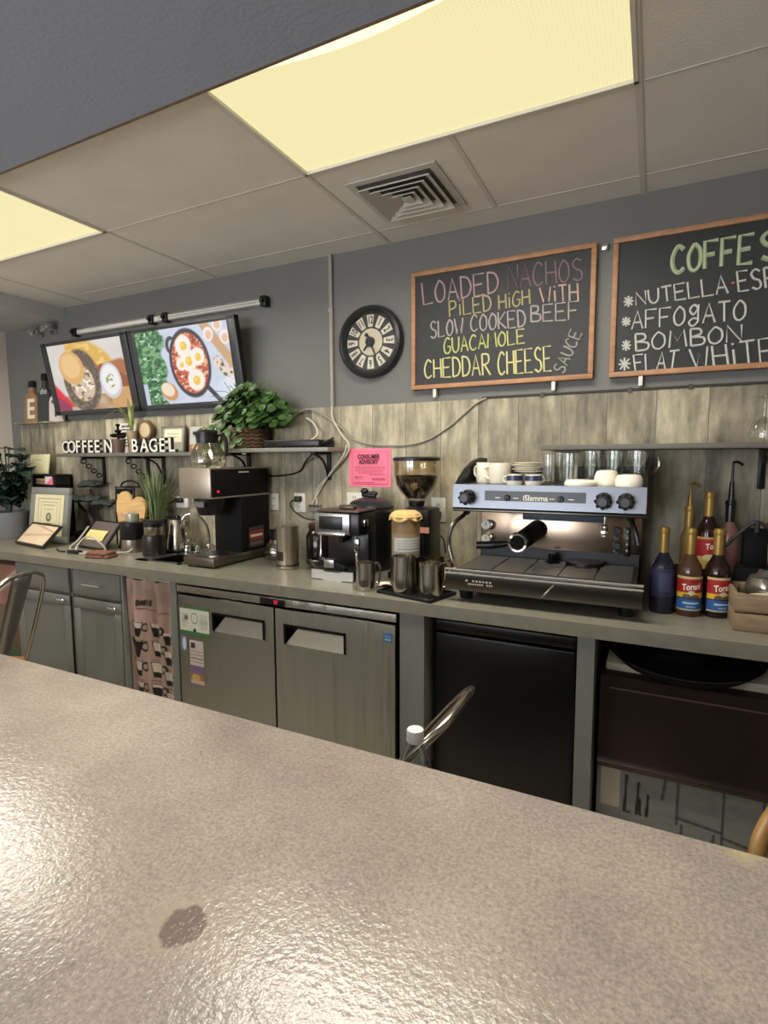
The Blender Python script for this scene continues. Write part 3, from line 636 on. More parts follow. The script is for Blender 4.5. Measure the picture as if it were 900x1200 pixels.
outlet(-1.40,1.21,1.293,.095,'white outlet plate half hidden behind the black cooker lid',None)
t = T('wall_jack','small grey cable jack block where the white cables end','jack',(-1.65,2.484,1.205))
B().box(-.04,-.014,-.018,.04,0,.018,.003).o('block', mat('jack_grey',(120,116,104),.5), t); B().box(-.03,-.018,.004,-.012,-.012,.014).box(-.006,-.018,.004,.012,-.012,.014).box(.018,-.018,.004,.034,-.012,.014).o('ports', BLACK, t)
t = T('plug_adapter','white wall adapter with a black plug, left of the brewer','adapter',(-2.62,2.484,1.205))
B().box(-.05,-.03,-.035,.05,0,.035,.006).o('housing', WHITEP, t); B().box(-.035,-.055,-.002,.02,-.031,.028,.006).tube([(-.03,-.05,.01),(-.12,-.035,-.01),(-.2,-.02,-.03),(-.30,-.015,-.05)],.005,6,6).o('plug', BLACK, t)

# ---------------------------------------------------------------- wall screens
def screen_right():
    p = Pic(220,124,(196,204,222),16/9); p.put(p.n(6,1),(220,226,238),.6)
    g = p.n(26,2)*.5+p.n(50,3)*.5; edge = .30+.07*(p.n(9,4)-.5)*2
    leaf = np.clip((edge-p.u-.10*np.clip(.45-p.v,0,1)*1.0)/.03,0,1)
    p.put(leaf,(64,120,74)); p.put(leaf*np.clip((g-.52)*8,0,1),(126,176,120)); p.put(leaf*np.clip((.42-g)*8,0,1),(34,78,48)); p.put(leaf*np.clip((p.n(34,8)-.78)*10,0,1),(210,224,214))
    p.put(p.rect(0,0,.05,.3),(196,204,222))
    c = (.565,.52); p.put(p.line(.70,.22,.86,-.05,.035),(58,56,72)); p.put(p.ell(.39,.78,.06,.12)-p.ell(.40,.77,.035,.08),(66,64,80))
    p.put(p.ell(*c,.215,.455,.12,.05),(54,52,66)); p.put(p.ell(*c,.188,.40,.12,.05),(196,92,60))
    h = p.ell(*c,.186,.395,.12,.05); n1 = p.n(44,5); n2 = p.n(36,6)
    p.put(h*np.clip((n1-.55)*7,0,1),(236,176,130)); p.put(h*np.clip((n2-.62)*8,0,1),(150,50,38)); p.put(h*np.clip((p.n(50,7)-.8)*9,0,1),(250,232,214))
    for x,y,a in ((.52,.76,1),(.555,.56,1.05),(.655,.60,.85),(.605,.30,1.05),(.47,.52,.6)):
        wob = .85+.4*p.n(14,int(x*90)); p.put(np.clip(p.ell(x,y,.085*a,.135*a,.2,.25)*wob*1.2,0,1)*h,(246,238,226)); p.put(p.ell(x+.005,y-.01,.035*a,.058*a,0,.25),(240,196,66)); p.put(p.ell(x-.003,y+.005,.012*a,.02*a,0,.4),(252,226,130))
    p.put(p.ell(.29,.17,.095,.12,-.3),(206,150,96)); p.put(p.ell(.275,.20,.075,.09,-.3),(240,222,196))
    b = p.line(.76,1.0,1.0,.48,.07); p.put(b,(204,164,122))
    for x,y in ((.80,.86),(.90,.97),(.96,.80)): p.put(p.ell(x,y,.05,.09,.2),(248,234,226)); p.put(p.ell(x,y-.01,.032,.056),(232,190,166))
    p.put(p.line(.85,.50,.99,.30,.075),(228,214,196)); p.put(p.line(.85,.50,.99,.30,.075)*np.clip((p.n(40,11)-.6)*9,0,1),(120,86,66))
    p.put(p.ell(.93,.16,.13,.13,.3)*np.clip(p.n(12,14)+.2,0,1),(236,240,248)); return p
def screen_left():
    p = Pic(220,124,(214,206,200),16/9); p.put(p.n(5,1),(236,232,228),.5)
    p.put(p.line(.38,.95,.72,.62,.22),(222,178,88)); p.put(p.line(.38,.95,.72,.62,.22)*np.clip((p.n(18,2)-.5)*5,0,1),(238,204,124))
    p.put(p.line(.55,.50,.95,.58,.12),(176,110,66)); p.put(p.line(.70,.55,1.,.35,.1),(150,84,52)); p.put(p.rect(0,0,1,.22)*np.clip(p.n(8,3)+.3,0,1),(176,132,86)); p.put(p.rect(.75,.0,1,.3),(206,160,104))
    p.put(np.clip((.46-p.v-p.u*1.6)*12,0,1)*p.rect(0,.05,.22,.5),(222,44,66)); p.put(p.line(0,.12,.12,.02,.1),(150,60,90))
    p.put(p.line(.0,.98,.03,.45,.05),(214,214,200))
    p.put(p.ell(.40,.44,.25,.46,-.35),(96,84,74)); p.put(p.ell(.40,.44,.25,.46,-.35)*np.clip((p.n(34,5)-.5)*5,0,1),(136,122,104))
    p.put(p.ell(.40,.47,.20,.37,-.35),(112,96,80)); p.put(p.ell(.40,.40,.165,.27,-.3),(214,192,166)); q = p.ell(.40,.40,.16,.26,-.3)
    p.put(q*np.clip((p.n(30,6)-.6)*7,0,1),(134,110,86)); p.put(q*np.clip((p.n(26,7)-.66)*7,0,1),(250,240,226))
    p.put(p.ell(.29,.64,.17,.25,-.2),(224,176,112)); p.put(p.ell(.28,.67,.13,.18,-.2),(236,196,138)); p.put(p.line(.44,.84,.58,.62,.05),(104,88,74))
    p.put(p.ell(.78,.40,.14,.26,.1),(206,206,214)); p.put(p.ell(.78,.41,.115,.215,.1),(240,238,236)); p.put(p.ell(.78,.40,.06,.1)*np.clip((p.n(34,9)-.45)*6,0,1),(150,160,96))
    return p
def tv(cx, pic, label):
    t = T('wall_screen', label, 'screen', (cx,2.437,1.780), 0, 'tilted menu screens'); W, Hh, qs = .845, .478, .058
    rot = math.radians(10.2); t.rotation_euler = (rot,0,0)
    B().box(-W/2,-.0,0,W/2,.035,Hh,.004).box(-.25,.03,.1,.25,.055,.36,.01).o('case', BLACK, t)
    f = B(); q = .038
    for a in ((-W/2,0,W/2,q*.72),(-W/2,Hh-q*.55,W/2,Hh),(-W/2,0,-W/2+qs,Hh),(W/2-qs,0,W/2,Hh)): f.box(a[0],-.006,a[1],a[2],.01,a[3],.002)
    f.o('bezel', mat('screen_bezel',(44,46,50),.35), t)
    pic.o('display', lambda u,v: (-W/2+qs+(W-2*qs)*u, -.0025, q*.72+(Hh-q*1.27)*v), SCREEN, t)
    bk = B().box(-.03,.055,.2,.03,.085,.30); bk.o('wall_mount', BMETAL, t)
tv(-3.345, screen_left(), 'tilted wall screen showing a creamy dish in a bowl, the left of the two')
tv(-2.488, screen_right(), 'tilted wall screen showing eggs in a black skillet, the right of the two')
t = T('rail','long white slotted rail with dark clamps on the wall above the two screens','rail',(-2.77,2.5,2.335))
b = B().box(-.80,-.03,-.018,.81,-.022,.018,.002); b.box(-.80,-.03,-.018,.81,-.004,-.012).box(-.80,-.03,.012,.81,-.004,.018); b.o('bar', WHITEP, t)
b = B()
for k in range(60):
    x = .0+k*.0132; b.box(x,-.0315,-.004,x+.007,-.029,.004)
so = b.o('slot_row', mat('slot_grey',(120,118,108),.6), t); so['kind'] = 'stuff'
for x in (-.80,-.06,.06,.815): B().box(x-.02,-.045,-.028,x+.02,0,.028,.006).cone((x,-.06,0),(x,-.04,0),.012).o('clamp', BMETAL, t)
for x,z,l,a in ((-3.985,2.375,'small silver swivel bracket on the wall, the left one beside the duct',.5),(-3.83,2.385,'small silver swivel bracket on the wall, just left of the left screen',-.3)):
    t = T('swivel_bracket', l, 'bracket', (x,2.5,z), 0, 'silver swivel brackets')
    B().box(-.03,-.012,-.03,.03,0,.03,.004).o('mount_plate', STEEL, t); B().tube([(0,-.01,0),(0,-.05,.01)],.012).box(-.045,-.085,-.018,.045,-.05,.03,.008,Matrix.Rotation(a,3,'Y')).o('arm', CHROME, t)
# bottle-shaped plaques on the panelling ledge
def plaque(x, w_, h, m, label, letter=None):
    t = T('bottle_plaque', label, 'plaque', (x,2.478,1.745), 0, 'bottle shaped plaques')
    t.rotation_euler = (math.radians(-3),0,0)
    P = [(-w_/2,0),(w_/2,0),(w_/2,h*.52),(w_*.42,h*.62),(w_*.17,h*.72),(w_*.15,h*.84),(-w_*.15,h*.84),(-w_*.17,h*.72),(-w_*.42,h*.62),(-w_/2,h*.52)]
    B().prism(P,-.02,0).o('board', m, t, sm=False)
    B().box(-w_*.2,-.024,h*.84,w_*.2,.0,h,.006).o('stopper', BMETAL, t)
    if letter: text_obj('letter', letter[0], letter[1], letter[2], t, lambda x,y,z: (x,-.0215,h*.30+y), 1., offset=.004)
    return t
plaque(-4.105,.15,.30,mat('tan_plaque',(150,112,78),.6,noise=.15,nscale=10,stretch=(1,1,5)),'tan bottle-shaped wooden plaque with a white letter E on the panelling ledge',('E',.20,WHITE))
p_=plaque(-3.955,.13,.345,mat('slate_plaque',(52,56,58),.7),'dark slate bottle-shaped plaque between the tan and the white ones')
text_obj('scrawl','die',.06,WHITEP,p_,lambda x,y,z:(x,-.0215,.215+y),1.1)
plaque(-3.815,.15,.27,mat('white_plaque',(206,196,188),.6),'white bottle-shaped plaque partly behind the left screen',('T',.16,mat('plaque_letter',(120,80,70),.6)))
st(B().box(-4.285,2.44,1.735,-3.70,2.5,1.745).o('trim_6', BARN, sm=False))

# ================================================================ WALL SHELVES
def shelf(x0,x1,y0,z1,label,brs,m=SHELFM,th=.022):
    t = T('wall_shelf', label, 'shelf', ((x0+x1)/2,2.484,z1), 0, 'wall shelves'); cx=(x0+x1)/2
    B().box(x0-cx,y0-2.484,-th,x1-cx,0,0,.003).o('board', m, t)
    for x,style in brs:
        b = B().box(x-cx-.012,-.012,-.20 if style!='v' else -.17,x-cx+.012,0,-th,.002).box(x-cx-.012,-(2.484-y0)*.85,-th-.014,x-cx+.012,0,-th,.002)
        if style=='c':
            for k in range(4):
                a=.2+.6*k/4; b.tube([(x-cx,-.15+.035*k+.02*math.cos(q*math.pi/4),-th-.03-.032*k+.014*math.sin(q*math.pi/4)) for q in range(8)],.004,5,0,True)
        else: b.tube([(x-cx,-(2.484-y0)*.8,-th-.01),(x-cx,-.06,-.07),(x-cx,-.008,-.17)],.006,6,4)
        b.o('bracket', BMETAL, t)
    return t
shelf(-3.60,-2.215,2.295,1.512,'wooden wall shelf holding the coffee and bagel letters',[(-3.36,'c'),(-2.93,'c'),(-2.79,'p')])
shelf(-2.205,-1.445,2.295,1.528,'grey wall shelf holding the ivy basket and the black box',[(-1.555,'v'),(-2.1,'v')],mat('shelf_pale',(126,124,114),.45))
shelf(-.398,1.5,2.18,1.520,'grey wall shelf above the syrup bottles at the right',[(.368,'v'),(1.2,'v')],mat('shelf_dark',(84,80,72),.5),.02)
# letters
LFACE = mat('letter_white',(206,202,190),.55); LSIDE = mat('letter_dark',(44,46,48),.55)
LD = [('C',-3.525,'first letter, a white block C with dark edges, starting the word coffee on the shelf'),('O',-3.458,'white block letter O right after the C on the shelf'),('F',-3.393,'white block letter F, the first of the two Fs on the shelf'),('F',-3.330,'white block letter F, the second of the two Fs on the shelf'),('E',-3.269,'white block letter E next to the second F on the shelf'),('E',-3.206,'white block letter E next to the lone N on the shelf'),('N',-3.098,'white block letter N leaning beside the brown plant pot on the shelf'),('B',-2.858,'weathered pale block letter B right of the brown pot on the shelf'),('A',-2.772,'white block letter A between the B and the G on the shelf'),('G',-2.695,'white block letter G in the word bagel on the shelf'),('E',-2.622,'white block letter E in the word bagel, next to last on the shelf'),('L',-2.543,'white block letter L closing the word bagel on the shelf')]
SER = {'C':[],'O':[],'G':[(.028,.012)],'F':[(-.022,-.034),],'E':[],'N':[(-.028,-.034),(.028,.034)],'B':[],'A':[(-.028,-.034),(.028,-.034)],'L':[(-.02,.034)]}
for c,x,l in LD:
    t = T('shelf_letter', l, 'letter', (x,2.335,1.512), 0, 'free-standing letters on the shelf')
    V,F = text_geo(c,.118,.011,.0038); zs=[v[1] for v in V]; z0=min(zs)
    hs = .088/(max(zs)-z0); xs_ = .80
    me = bpy.data.meshes.new('body'); me.from_pydata([(v[0]*xs_*hs*1.18, -v[2], (v[1]-z0)*hs) for v in V],[],F); me.materials.append(LSIDE)
    ob = bpy.data.objects.new('body', me); COL.objects.link(ob); ob.parent = t
    V,F = text_geo(c,.118,.001,.0008); zs=[v[1] for v in V]; z2=min(zs); hs2=.080/(max(zs)-z2)
    me = bpy.data.meshes.new('face'); me.from_pydata([(v[0]*xs_*hs2*1.18+.001, -.0125-v[2], .004+(v[1]-z2)*hs2) for v in V],[],F); me.materials.append(LFACE)
    ob = bpy.data.objects.new('face', me); COL.objects.link(ob); ob.parent = t; ob['label'] = 'white face of the letter'
# cards and frames on the shelf
def card(name,label,cat,x,y,z,w_,h,pic,lean=6,th=.012,m=PAPER,rz=0,frame=None,group=None):
    z += th*math.sin(math.radians(lean))+.0005; t = T(name,label,cat,(x,y,z),rz,group); t.rotation_euler = (math.radians(-lean),0,rz)
    if frame:
        f = B(); q = frame[1]
        for a in ((-w_/2,0,w_/2,q),(-w_/2,h-q,w_/2,h),(-w_/2,q,-w_/2+q,h-q),(w_/2-q,q,w_/2,h-q)): f.box(a[0],-.006,a[1],a[2],th,a[3],.002)
        f.o('frame',frame[0],t); B().box(-w_/2+q*.6,.0,q*.6,w_/2-q*.6,th-.001,h-q*.6).o('backing',m,t)
        pic.o('picture',lambda u,v:(-w_/2+q+(w_-2*q)*u,-.0015,q+(h-2*q)*v),PAINTM,t)
    else:
        B().box(-w_/2,0,0,w_/2,th,h,.0015).o('body',m,t)
        pic.o('printed_face',lambda u,v:(-w_/2+.002+(w_-.004)*u,-.0012,.002+(h-.004)*v),PAINTM,t)
    return t
p = Pic(50,60,(216,212,198),.9); r = np.random.default_rng(8)
for k,wd_ in enumerate((.6,.8,.5,.75,.7,.4,.7)): p.put(p.rect(.5-wd_/2,.86-.11*k,.5+wd_/2,.92-.11*k)*(.3+.7*(p.n(40,k)>.4)),(58,56,54))
card('menu_card','white card with dark hand lettering behind the letter N on the shelf','card',-3.085,2.44,1.512,.17,.195,p)
p = Pic(40,30,(150,146,132)); p.put(p.rect(.08,.35,.92,.9),(214,208,178)); p.put(p.rect(.2,.7,.75,.73),(150,142,120)); p.put(p.rect(.2,.58,.7,.61),(150,142,120))
card('picture_frame','thin framed cream card behind the bagel letters on the shelf','frame',-2.665,2.44,1.512,.20,.165,p,frame=(mat('thin_grey_frame',(112,106,94),.5),.012))
p = Pic(24,40,(168,168,162)); p.put(p.rect(0,0,1,.3),(140,104,74)); p.put(p.ell(.5,.18,.3,.1),(196,150,100)); p.put(p.rect(.15,.8,.85,.83),(110,110,106)); p.put(p.rect(.15,.7,.75,.72),(126,126,120)); p.put(p.rect(.15,.6,.8,.62),(126,126,120))
card('booklet','grey booklet with a brown picture, standing right of the letter L','booklet',-2.455,2.42,1.512,.10,.15,p,th=.02,m=WHITEP)
p = Pic(12,20,(212,206,160)); p.put(p.rect(.2,.7,.8,.74),(160,150,110))
card('note_card','pale yellow card on the shelf behind the glass coffee pot','card',-2.335,2.42,1.512,.09,.14,p,m=CREAM)
t = T('pot_plant_ornament','brown pot with a small black branching ornament beside the letter N','ornament',(-3.005,2.328,1.512))
B().lathe([(0,0),(.032,0),(.042,.075),(.042,.085),(.037,.085),(.034,.07),(0,.068)]).o('pot', mat('brown_pot',(84,62,52),.5), t)
b = B().tube([(0,0,.06),(.0,0,.17)],.007,6)
for a in (0,1.6,3.1,4.7): b.ball((.03*math.cos(a),.03*math.sin(a),.10+.01*(a%2)),(.026,.026,.012),8)
b.ball((0,0,.135),(.022,.02,.012),8).ball((0,0,.172),(.014,.014,.01),8); b.o('branches', MBLACK, t)
t = T('wooden_ring','round pale wooden disc on edge behind the brown pot on the shelf','ornament',(-2.90,2.45,1.512))
B().lathe([(.0,-.01),(.05,-.01),(.055,0),(.05,.01),(0,.01)],(0,0,.145),24,'y').box(-.012,-.012,0,.012,.012,.10).o('disc', mat('pale_disc',(196,176,142),.6), t)
B().lathe([(.046,-.012),(.062,-.012),(.062,.012),(.046,.012)],(0,0,.145),24,'y').o('rim', mat('brown_rim',(110,84,60),.6), t)
def blade(b, P, w0, n=10, up=(0,0,1)):
    pts = smooth_pts(P, n); L_, R_ = [], []; m = len(pts)
    for i,q in enumerate(pts):
        a = pts[min(i+1,m-1)]-pts[max(i-1,0)]; sd = a.cross(Vector(up)); sd = sd.normalized() if sd.length>1e-5 else Vector((1,0,0)); tt = i/(m-1)
        w_ = w0*min(1,(1-tt)*3)*(.5+.5*min(1,tt*4)); L_.append(b.bm.verts.new(q-sd*w_)); R_.append(b.bm.verts.new(q+sd*w_+Vector((0,0,.0))))
    for i in range(m-1): b.bm.faces.new([L_[i],R_[i],R_[i+1],L_[i+1]])
t = T('spider_plant','small spider plant with long drooping pale leaves above the shelf letters','plant',(-2.97,2.40,1.512))
B().lathe([(0,0),(.024,0),(.03,.14),(.027,.14),(.025,.12),(0,.118)]).o('pot', mat('tan_pot',(150,132,104),.6), t)
b = B()
for P in ([(0,0,.13),(-.06,-.02,.26),(-.16,-.03,.255),(-.27,-.04,.20)],[(0,0,.13),(-.03,-.01,.24),(-.1,-.04,.25),(-.2,-.05,.225)],[(0,0,.13),(.01,0,.24),(.04,-.01,.30),(.095,-.02,.30)],[(0,0,.13),(.0,-.01,.25),(.02,-.03,.31),(.03,-.05,.34)],[(0,0,.13),(-.02,0,.22),(-.05,-.02,.27),(-.12,-.03,.30)],[(0,0,.12),(.03,-.01,.2),(.06,-.02,.2),(.09,-.04,.15)]): blade(b,P,.008)
b.o('leaves', mat('spider_leaf',(150,160,96),.5,noise=.2,nscale=20), t)
# ivy basket
t = T('ivy_basket','bushy green ivy in a wicker basket on the shelf right of the skillet screen','plant',(-2.02,2.40,1.528))
B().lathe([(0,0),(.085,0),(.105,.05),(.112,.10),(.104,.10),(.095,.05),(0,.045)],(0,0,0),30).o('basket', WICKER, t)
b = B()
for z,r in ((.012,.089),(.03,.097),(.05,.106),(.07,.109),(.09,.113),(.10,.113)): b.tube([(r*math.cos(a),r*math.sin(a),z+.004*(-1)**k) for k,a in enumerate(np.linspace(0,2*math.pi,32,endpoint=False))],.0065,5,0,True)
b.o('woven_bands', WICKER, t)
def leafdisc(b, c, nrm, r, cup=.25, notch=False):
    nrm = Vector(nrm).normalized(); x = nrm.orthogonal().normalized(); y = nrm.cross(x); a0 = random.random()*6.28
    cv_ = b.bm.verts.new(Vector(c)-nrm*r*cup); n = 9; ring = []
    for k in range(n):
        a = a0+2*math.pi*k/n; rr = r*(1 if k else .72); ring.append(b.bm.verts.new(Vector(c)+(x*math.cos(a)+y*math.sin(a)*.85)*rr))
    for k in range(n): b.bm.faces.new([cv_,ring[k],ring[(k+1)%n]])
b = B(); stems = B()
for k in range(430):
    th = random.uniform(0,2*math.pi); ph = random.uniform(-.35,1.45); R0 = random.uniform(.55,1)
    x = .285*math.cos(th)*math.cos(ph)*R0+.02; y = .10*math.sin(th)*math.cos(ph)*R0-.02; z = .16+.185*math.sin(ph)*R0*(1-.25*abs(x)/.3)
    if x < -.18: z -= .05
    leafdisc(b,(x,min(y,.075),z),(x*1.2+random.uniform(-.5,.5),y-.6+random.uniform(-.4,.4),.6+random.uniform(-.3,.5)),random.uniform(.019,.034))
for k in range(46):
    a = random.uniform(-.26,.05); z = random.uniform(-.02,.12)
    leafdisc(b,(a if k%3 else random.uniform(-.24,-.15),-.11+random.uniform(-.02,.02),z),(random.uniform(-.4,.4),-1,.3),random.uniform(.017,.03))
b.o('foliage', GREEN, t)
for k in range(26):
    th = random.uniform(0,6.28); x = .24*math.cos(th); y = .09*math.sin(th)-.02; z = .16+random.uniform(.05,.17); stems.tube([(0,0,.07),(x*.5,y*.5,z*.9),(x,min(y,.07),z)],.0022,4,3)
for k in range(14):
    x = random.uniform(-.12,.16); stems.tube([(x*.6,0,.2),(x,-.02,.32),(x*1.3,-.03,.345+random.uniform(0,.03))],.0018,4,3)
stems.o('stems', mat('ivy_stem',(96,110,62),.6), t)
t = T('black_box','flat black electronics box lying on the shelf right of the ivy','box',(-1.70,2.405,1.528))
B().box(-.165,-.085,.006,.185,.07,.040,.004).o('case', BLACK, t)
for sx in (-.14,.16):
    for sy in (-.07,.055): B().cone((sx,sy,0),(sx,sy,.007),.01,None,10).o('foot', BLACK, t)
tag(B().tube([(-1.53,2.36,1.535),(-1.51,2.35,1.545),(-1.47,2.355,1.56),(-1.48,2.40,1.562),(-1.52,2.41,1.545),(-1.50,2.34,1.55),(-1.44,2.34,1.575)],.006,6,6).o('coiled_cord', CABLEB),'black cord coiled at the right end of the ivy shelf','cable')

# ================================================================ THINGS ON THE WORKTOP
ZT = .925
# ---- espresso machine
t = T('espresso_machine','big two-group steel espresso machine with a cup-laden top on the worktop','espresso machine',(-.69,1.93,ZT)); W = .675
DK = mat('machine_dark', (44,42,40), .3, .6)
B().box(.03,.06,.035,W-.03,.50,.115).o('chassis', MBLACK, t)
for x in (.05,W-.05):
    for y in (.09,.45): B().cone((x,y,0),(x,y,.036),.024,.03,16).o('foot', BLACK, t)
b = B().prism([(.012,.045),(0,.06),(0,.106),(.03,.106),(.03,.045)],0.0,W,'yz'); b.o('tray_front', mat('tray_front_steel',(92,88,82),.28,.9), t)
B().tube([(-.003,-.003,.128),(W+.003,-.003,.128)],.0065,8).tube([(-.003,.002,.112),(W+.003,.002,.112)],.0055,8).o('chrome_rail', CHROME, t)
B().prism([(.345,.048),(.352,.048),(.398,.103),(.391,.103)],-.0015,.001).o('front_stripe', CHROME, t)
b = B(); r = np.random.default_rng(12)
for row,(z,n) in enumerate(((.088,9),(.076,13))):
    for k in range(n):
        x = .075+k*(.115/n)
        if r.random()<.85: b.box(x,-.001,z-.003,x+.115/n*.62,.001,z+.0035)
bt = b.o('badge_marks', mat('badge_pale',(170,164,146),.5), t); bt['kind'] = 'stuff'
B().box(.02,.0,.106,W-.02,.40,.116).o('drip_tray', mat('tray_grey',(84,79,72),.35,.7), t)
b = B()
for k in range(5):
    x0 = .035+k*.122
    for j in range(13): b.box(x0,.02+j*.028,.116,x0+.114,.034+j*.028,.1215)
b.o('drip_grate', mat('grate_steel',(150,143,132),.35,.9), t)
B().box(.015,.40,.06,W-.015,.455,.36,.004).o('back_panel', mat('back_panel_bronze',(142,126,108),.22,1.), t)
B().box(.02,.392,.115,W-.02,.40,.165).o('splash_strip', BLACK, t)
B().box(.20,.388,.285,.525,.399,.335,.002).o('upper_strip', mat('slate_blue',(64,78,90),.45), t)
# hood
hp_ = [(.075,.348),(.062,.358),(.072,.446),(.50,.446),(.50,.348)]
B().prism(hp_,0,W,'yz').o('hood', mat('hood_steel',(112,115,120),.34,1.), t, sm=False)
b = B().box(0,.058,.343,W,.078,.353,.003); b.o('hood_lip', DSTEEL, t)
B().prism([(.0645,.374),(.0675,.374),(.0705,.424),(.0675,.424)],.125,.485,'yz').o('name_strip', BLACK, t, sm=False)
NS = mat('name_white',(220,216,200),.5)
text_obj('name_lettering','iSlamma',.030,NS,t,lambda x,y,z:(.312+x,.0650-.10*y*.6,.399+y),.9,offset=.0006)
for x in (.21,.40): B().cone((x,.050,.398),(x,.067,.399),.010,.012,16).box(x-.003,.046,.388,x+.003,.052,.408,.001).o('selector_knob', BLACK, t)
for x in (.175,.242,.37,.435): B().box(x-.009,.0637,.397,x+.009,.066,.3995).o('scale_mark', NS, t)
for x in (.062,.542,.612):
    b = B().cone((x,.012,.397),(x,.066,.401),.021,.026,18)
    for k in range(8):
        a = k*math.pi/4; b.ball((x+.022*math.cos(a),.03,.398+.022*math.sin(a)),(.007,.018,.007),8)
    b.cone((x,.006,.397),(x,.013,.397),.015,.019,18); b.o('steam_knob', BLACK, t)
# cup rail fairings
pf = [(.085,.446),(.50,.446),(.50,.545),(.40,.548),(.30,.535),(.20,.505),(.12,.468)]
for x0,x1 in ((.0,.012),(W-.012,W)): B().prism(pf,x0,x1,'yz').o('side_fairing', BLACK, t)
B().box(.012,.485,.446,W-.012,.50,.51).o('rear_rail', BLACK, t)
for k in range(5): B().box(-.0015,.22+k*.03,.475,.0,.232+k*.03,.49).o('vent_slot', DSTEEL, t)
# gauges, taps, wands, buttons
for z in (.255,.195):
    gq = B().cone((.045,.372,z),(.045,.40,z),.023,.023,24).o('gauge', CHROME, t); B().cone((.045,.3705,z),(.045,.3725,z),.019,.019,24).o('gauge_face', WHITE, gq); B().box(.044,.369,z-.002,.047,.3708,z+.015).o('needle', BLACK, gq)
B().tube([(.035,.14,.35),(.03,.12,.325),(.0,.09,.295),(-.018,.08,.25),(-.02,.08,.20),(-.005,.075,.15)],.0085,8,5).ball((.035,.135,.335),.014,12).o('steam_wand', mat('wand_steel',(120,116,108),.25,1.), t)
B().tube([(.62,.2,.35),(.63,.17,.32),(.645,.15,.28),(.655,.145,.24)],.009,8,5).ball((.625,.19,.33),.016,12).o('steam_wand', BLACK, t)
B().cone((.535,.26,.35),(.535,.26,.29),.007).ball((.535,.26,.285),.012,12).box(.522,.247,.245,.548,.273,.275,.005).o('water_tap', CHROME, t)
for z,rr in ((.255,.017),(.225,.011),(.195,.016),(.165,.013)): B().lathe([(0,.012),(rr*.8,.012),(rr,.006),(rr,.0)],(.572,.40,z),18,'y').o('brew_button', BLACK, t)
B().box(.600,.385,.155,.622,.40,.27,.004).o('switch_panel', BLACK, t)
for k in range(4): B().box(.605,.381,.17+k*.025,.617,.386,.185+k*.025,.002).o('rocker_switch', DSTEEL, t)
gh = B().cone((.262,.40,.245),(.237,.27,.222),.040,.037,28).cone((.237,.27,.222),(.222,.215,.212),.037,.036,28).o('group_head', mat('group_dark',(70,60,52),.35,.8), t)
B().lathe([(.029,.012),(.037,.014),(.040,.006),(.040,-.008)],(.221,.212,.212),28,'y').o('basket_ring', CHROME, gh)
B().lathe([(0,.004),(.031,.011)],(.221,.212,.212),28,'y').o('basket_dark', MBLACK, gh)
B().tube([(.195,.24,.205),(.15,.235,.197),(.11,.23,.192),(.05,.225,.188)],lambda q:.009+.007*min(1,q*1.6),10,4).o('portafilter_handle', BLACK, t)
B().lathe([(0,.045),(.012,.042),(.018,.03),(.014,.022),(.036,.0),(0,0)],(.335,.33,.116),20).o('drain_knob', BLACK, t)
B().lathe([(0,.022),(.07,.018),(.075,0),(0,0)],(.46,.34,.116),24).o('drain_plate', DK, t)
# cups on the machine
ZM = 1.371
def mug(x,y,r,h,label,ang=0,m=WHITE,group='white mugs on the espresso machine',band=None,name='coffee_mug',cat='mug',z=ZM):
    t = T(name,label,cat,(x,y,z),ang,group)
    B().lathe([(0,0),(r*.9,0),(r,.006),(r,h),(r-.004,h),(r-.004,.008),(0,.008)],(0,0,0),28).o('body',m,t)
    B().tube([(r*.95,0,h*.82),(r+h*.28,0,h*.75),(r+h*.30,0,h*.4),(r*.95,0,h*.2)],h*.06,8,5).o('handle',m,t)
    if band: B().lathe([(r+.0006,h*.42),(r+.0006,h*.92)],(0,0,0),28).o('blue_band',band,t)
    return t
mug(-.612,2.16,.034,.082,'white coffee mug at the far left on top of the espresso machine',2.6)
mug(-.54,2.12,.043,.080,'wide white mug, second from the left on top of the espresso machine',3.0)
BLUE = mat('band_blue',(44,54,84),.3)
mug(-.462,2.03,.029,.038,'small white cup with a navy band, under the saucer stack on the machine',3.2,band=BLUE,group='navy-banded cups',name='espresso_cup',cat='cup')
mug(-.393,2.03,.030,.038,'small white cup with a navy band, right of the saucer stack, before the glasses',.6,band=BLUE,group='navy-banded cups',name='espresso_cup',cat='cup')
for k in range(3): mug(-.445+.035*(k-1)*1.1,2.14+.03*(k%2),.030,.038,['small white cup supporting the saucer stack, at its left back','small white cup supporting the saucer stack, at its middle back','small white cup supporting the saucer stack, at its right back'][k],1.6,group='cups under the saucers',name='espresso_cup',cat='cup')
lab = ['lowest saucer in the white stack on the espresso machine','second saucer from the bottom of the white stack on the machine','middle saucer of the white stack on the espresso machine','second saucer from the top of the white stack on the machine','topmost saucer of the white stack on the espresso machine']
for k in range(5):
    sx = (-.434+.004*(-1)**k, 2.13, 1.4115+.0078*k)
    tag(base(B().lathe([(0,.0),(.03,.0),(.034,.003),(.056,.008),(.0565,.0105),(.033,.006),(0,.004)],sx,30).o('saucer',WHITE),sx),lab[k],'saucer','saucer stack on the machine')
def tumbler(x,y,r,h,label,handle=None,ang=0):
    t = T('glass_mug' if handle else 'drinking_glass',label,'glass',(x,y,ZM),ang,'clear glasses on the machine')
    B().lathe([(0,0),(r*.85,0),(r,.01),(r,h),(r-.003,h),(r-.004,.014),(0,.010)],(0,0,0),28).o('bowl',GLASS,t)
    if handle: B().tube([(r,0,h*.85),(r+.03,0,h*.8),(r+.034,0,h*.5),(r,0,h*.25)],.0055,8,5).o('handle',GLASS,t)
tumbler(-.345,2.07,.023,.112,'narrow clear glass at the left end of the glasses on the machine')
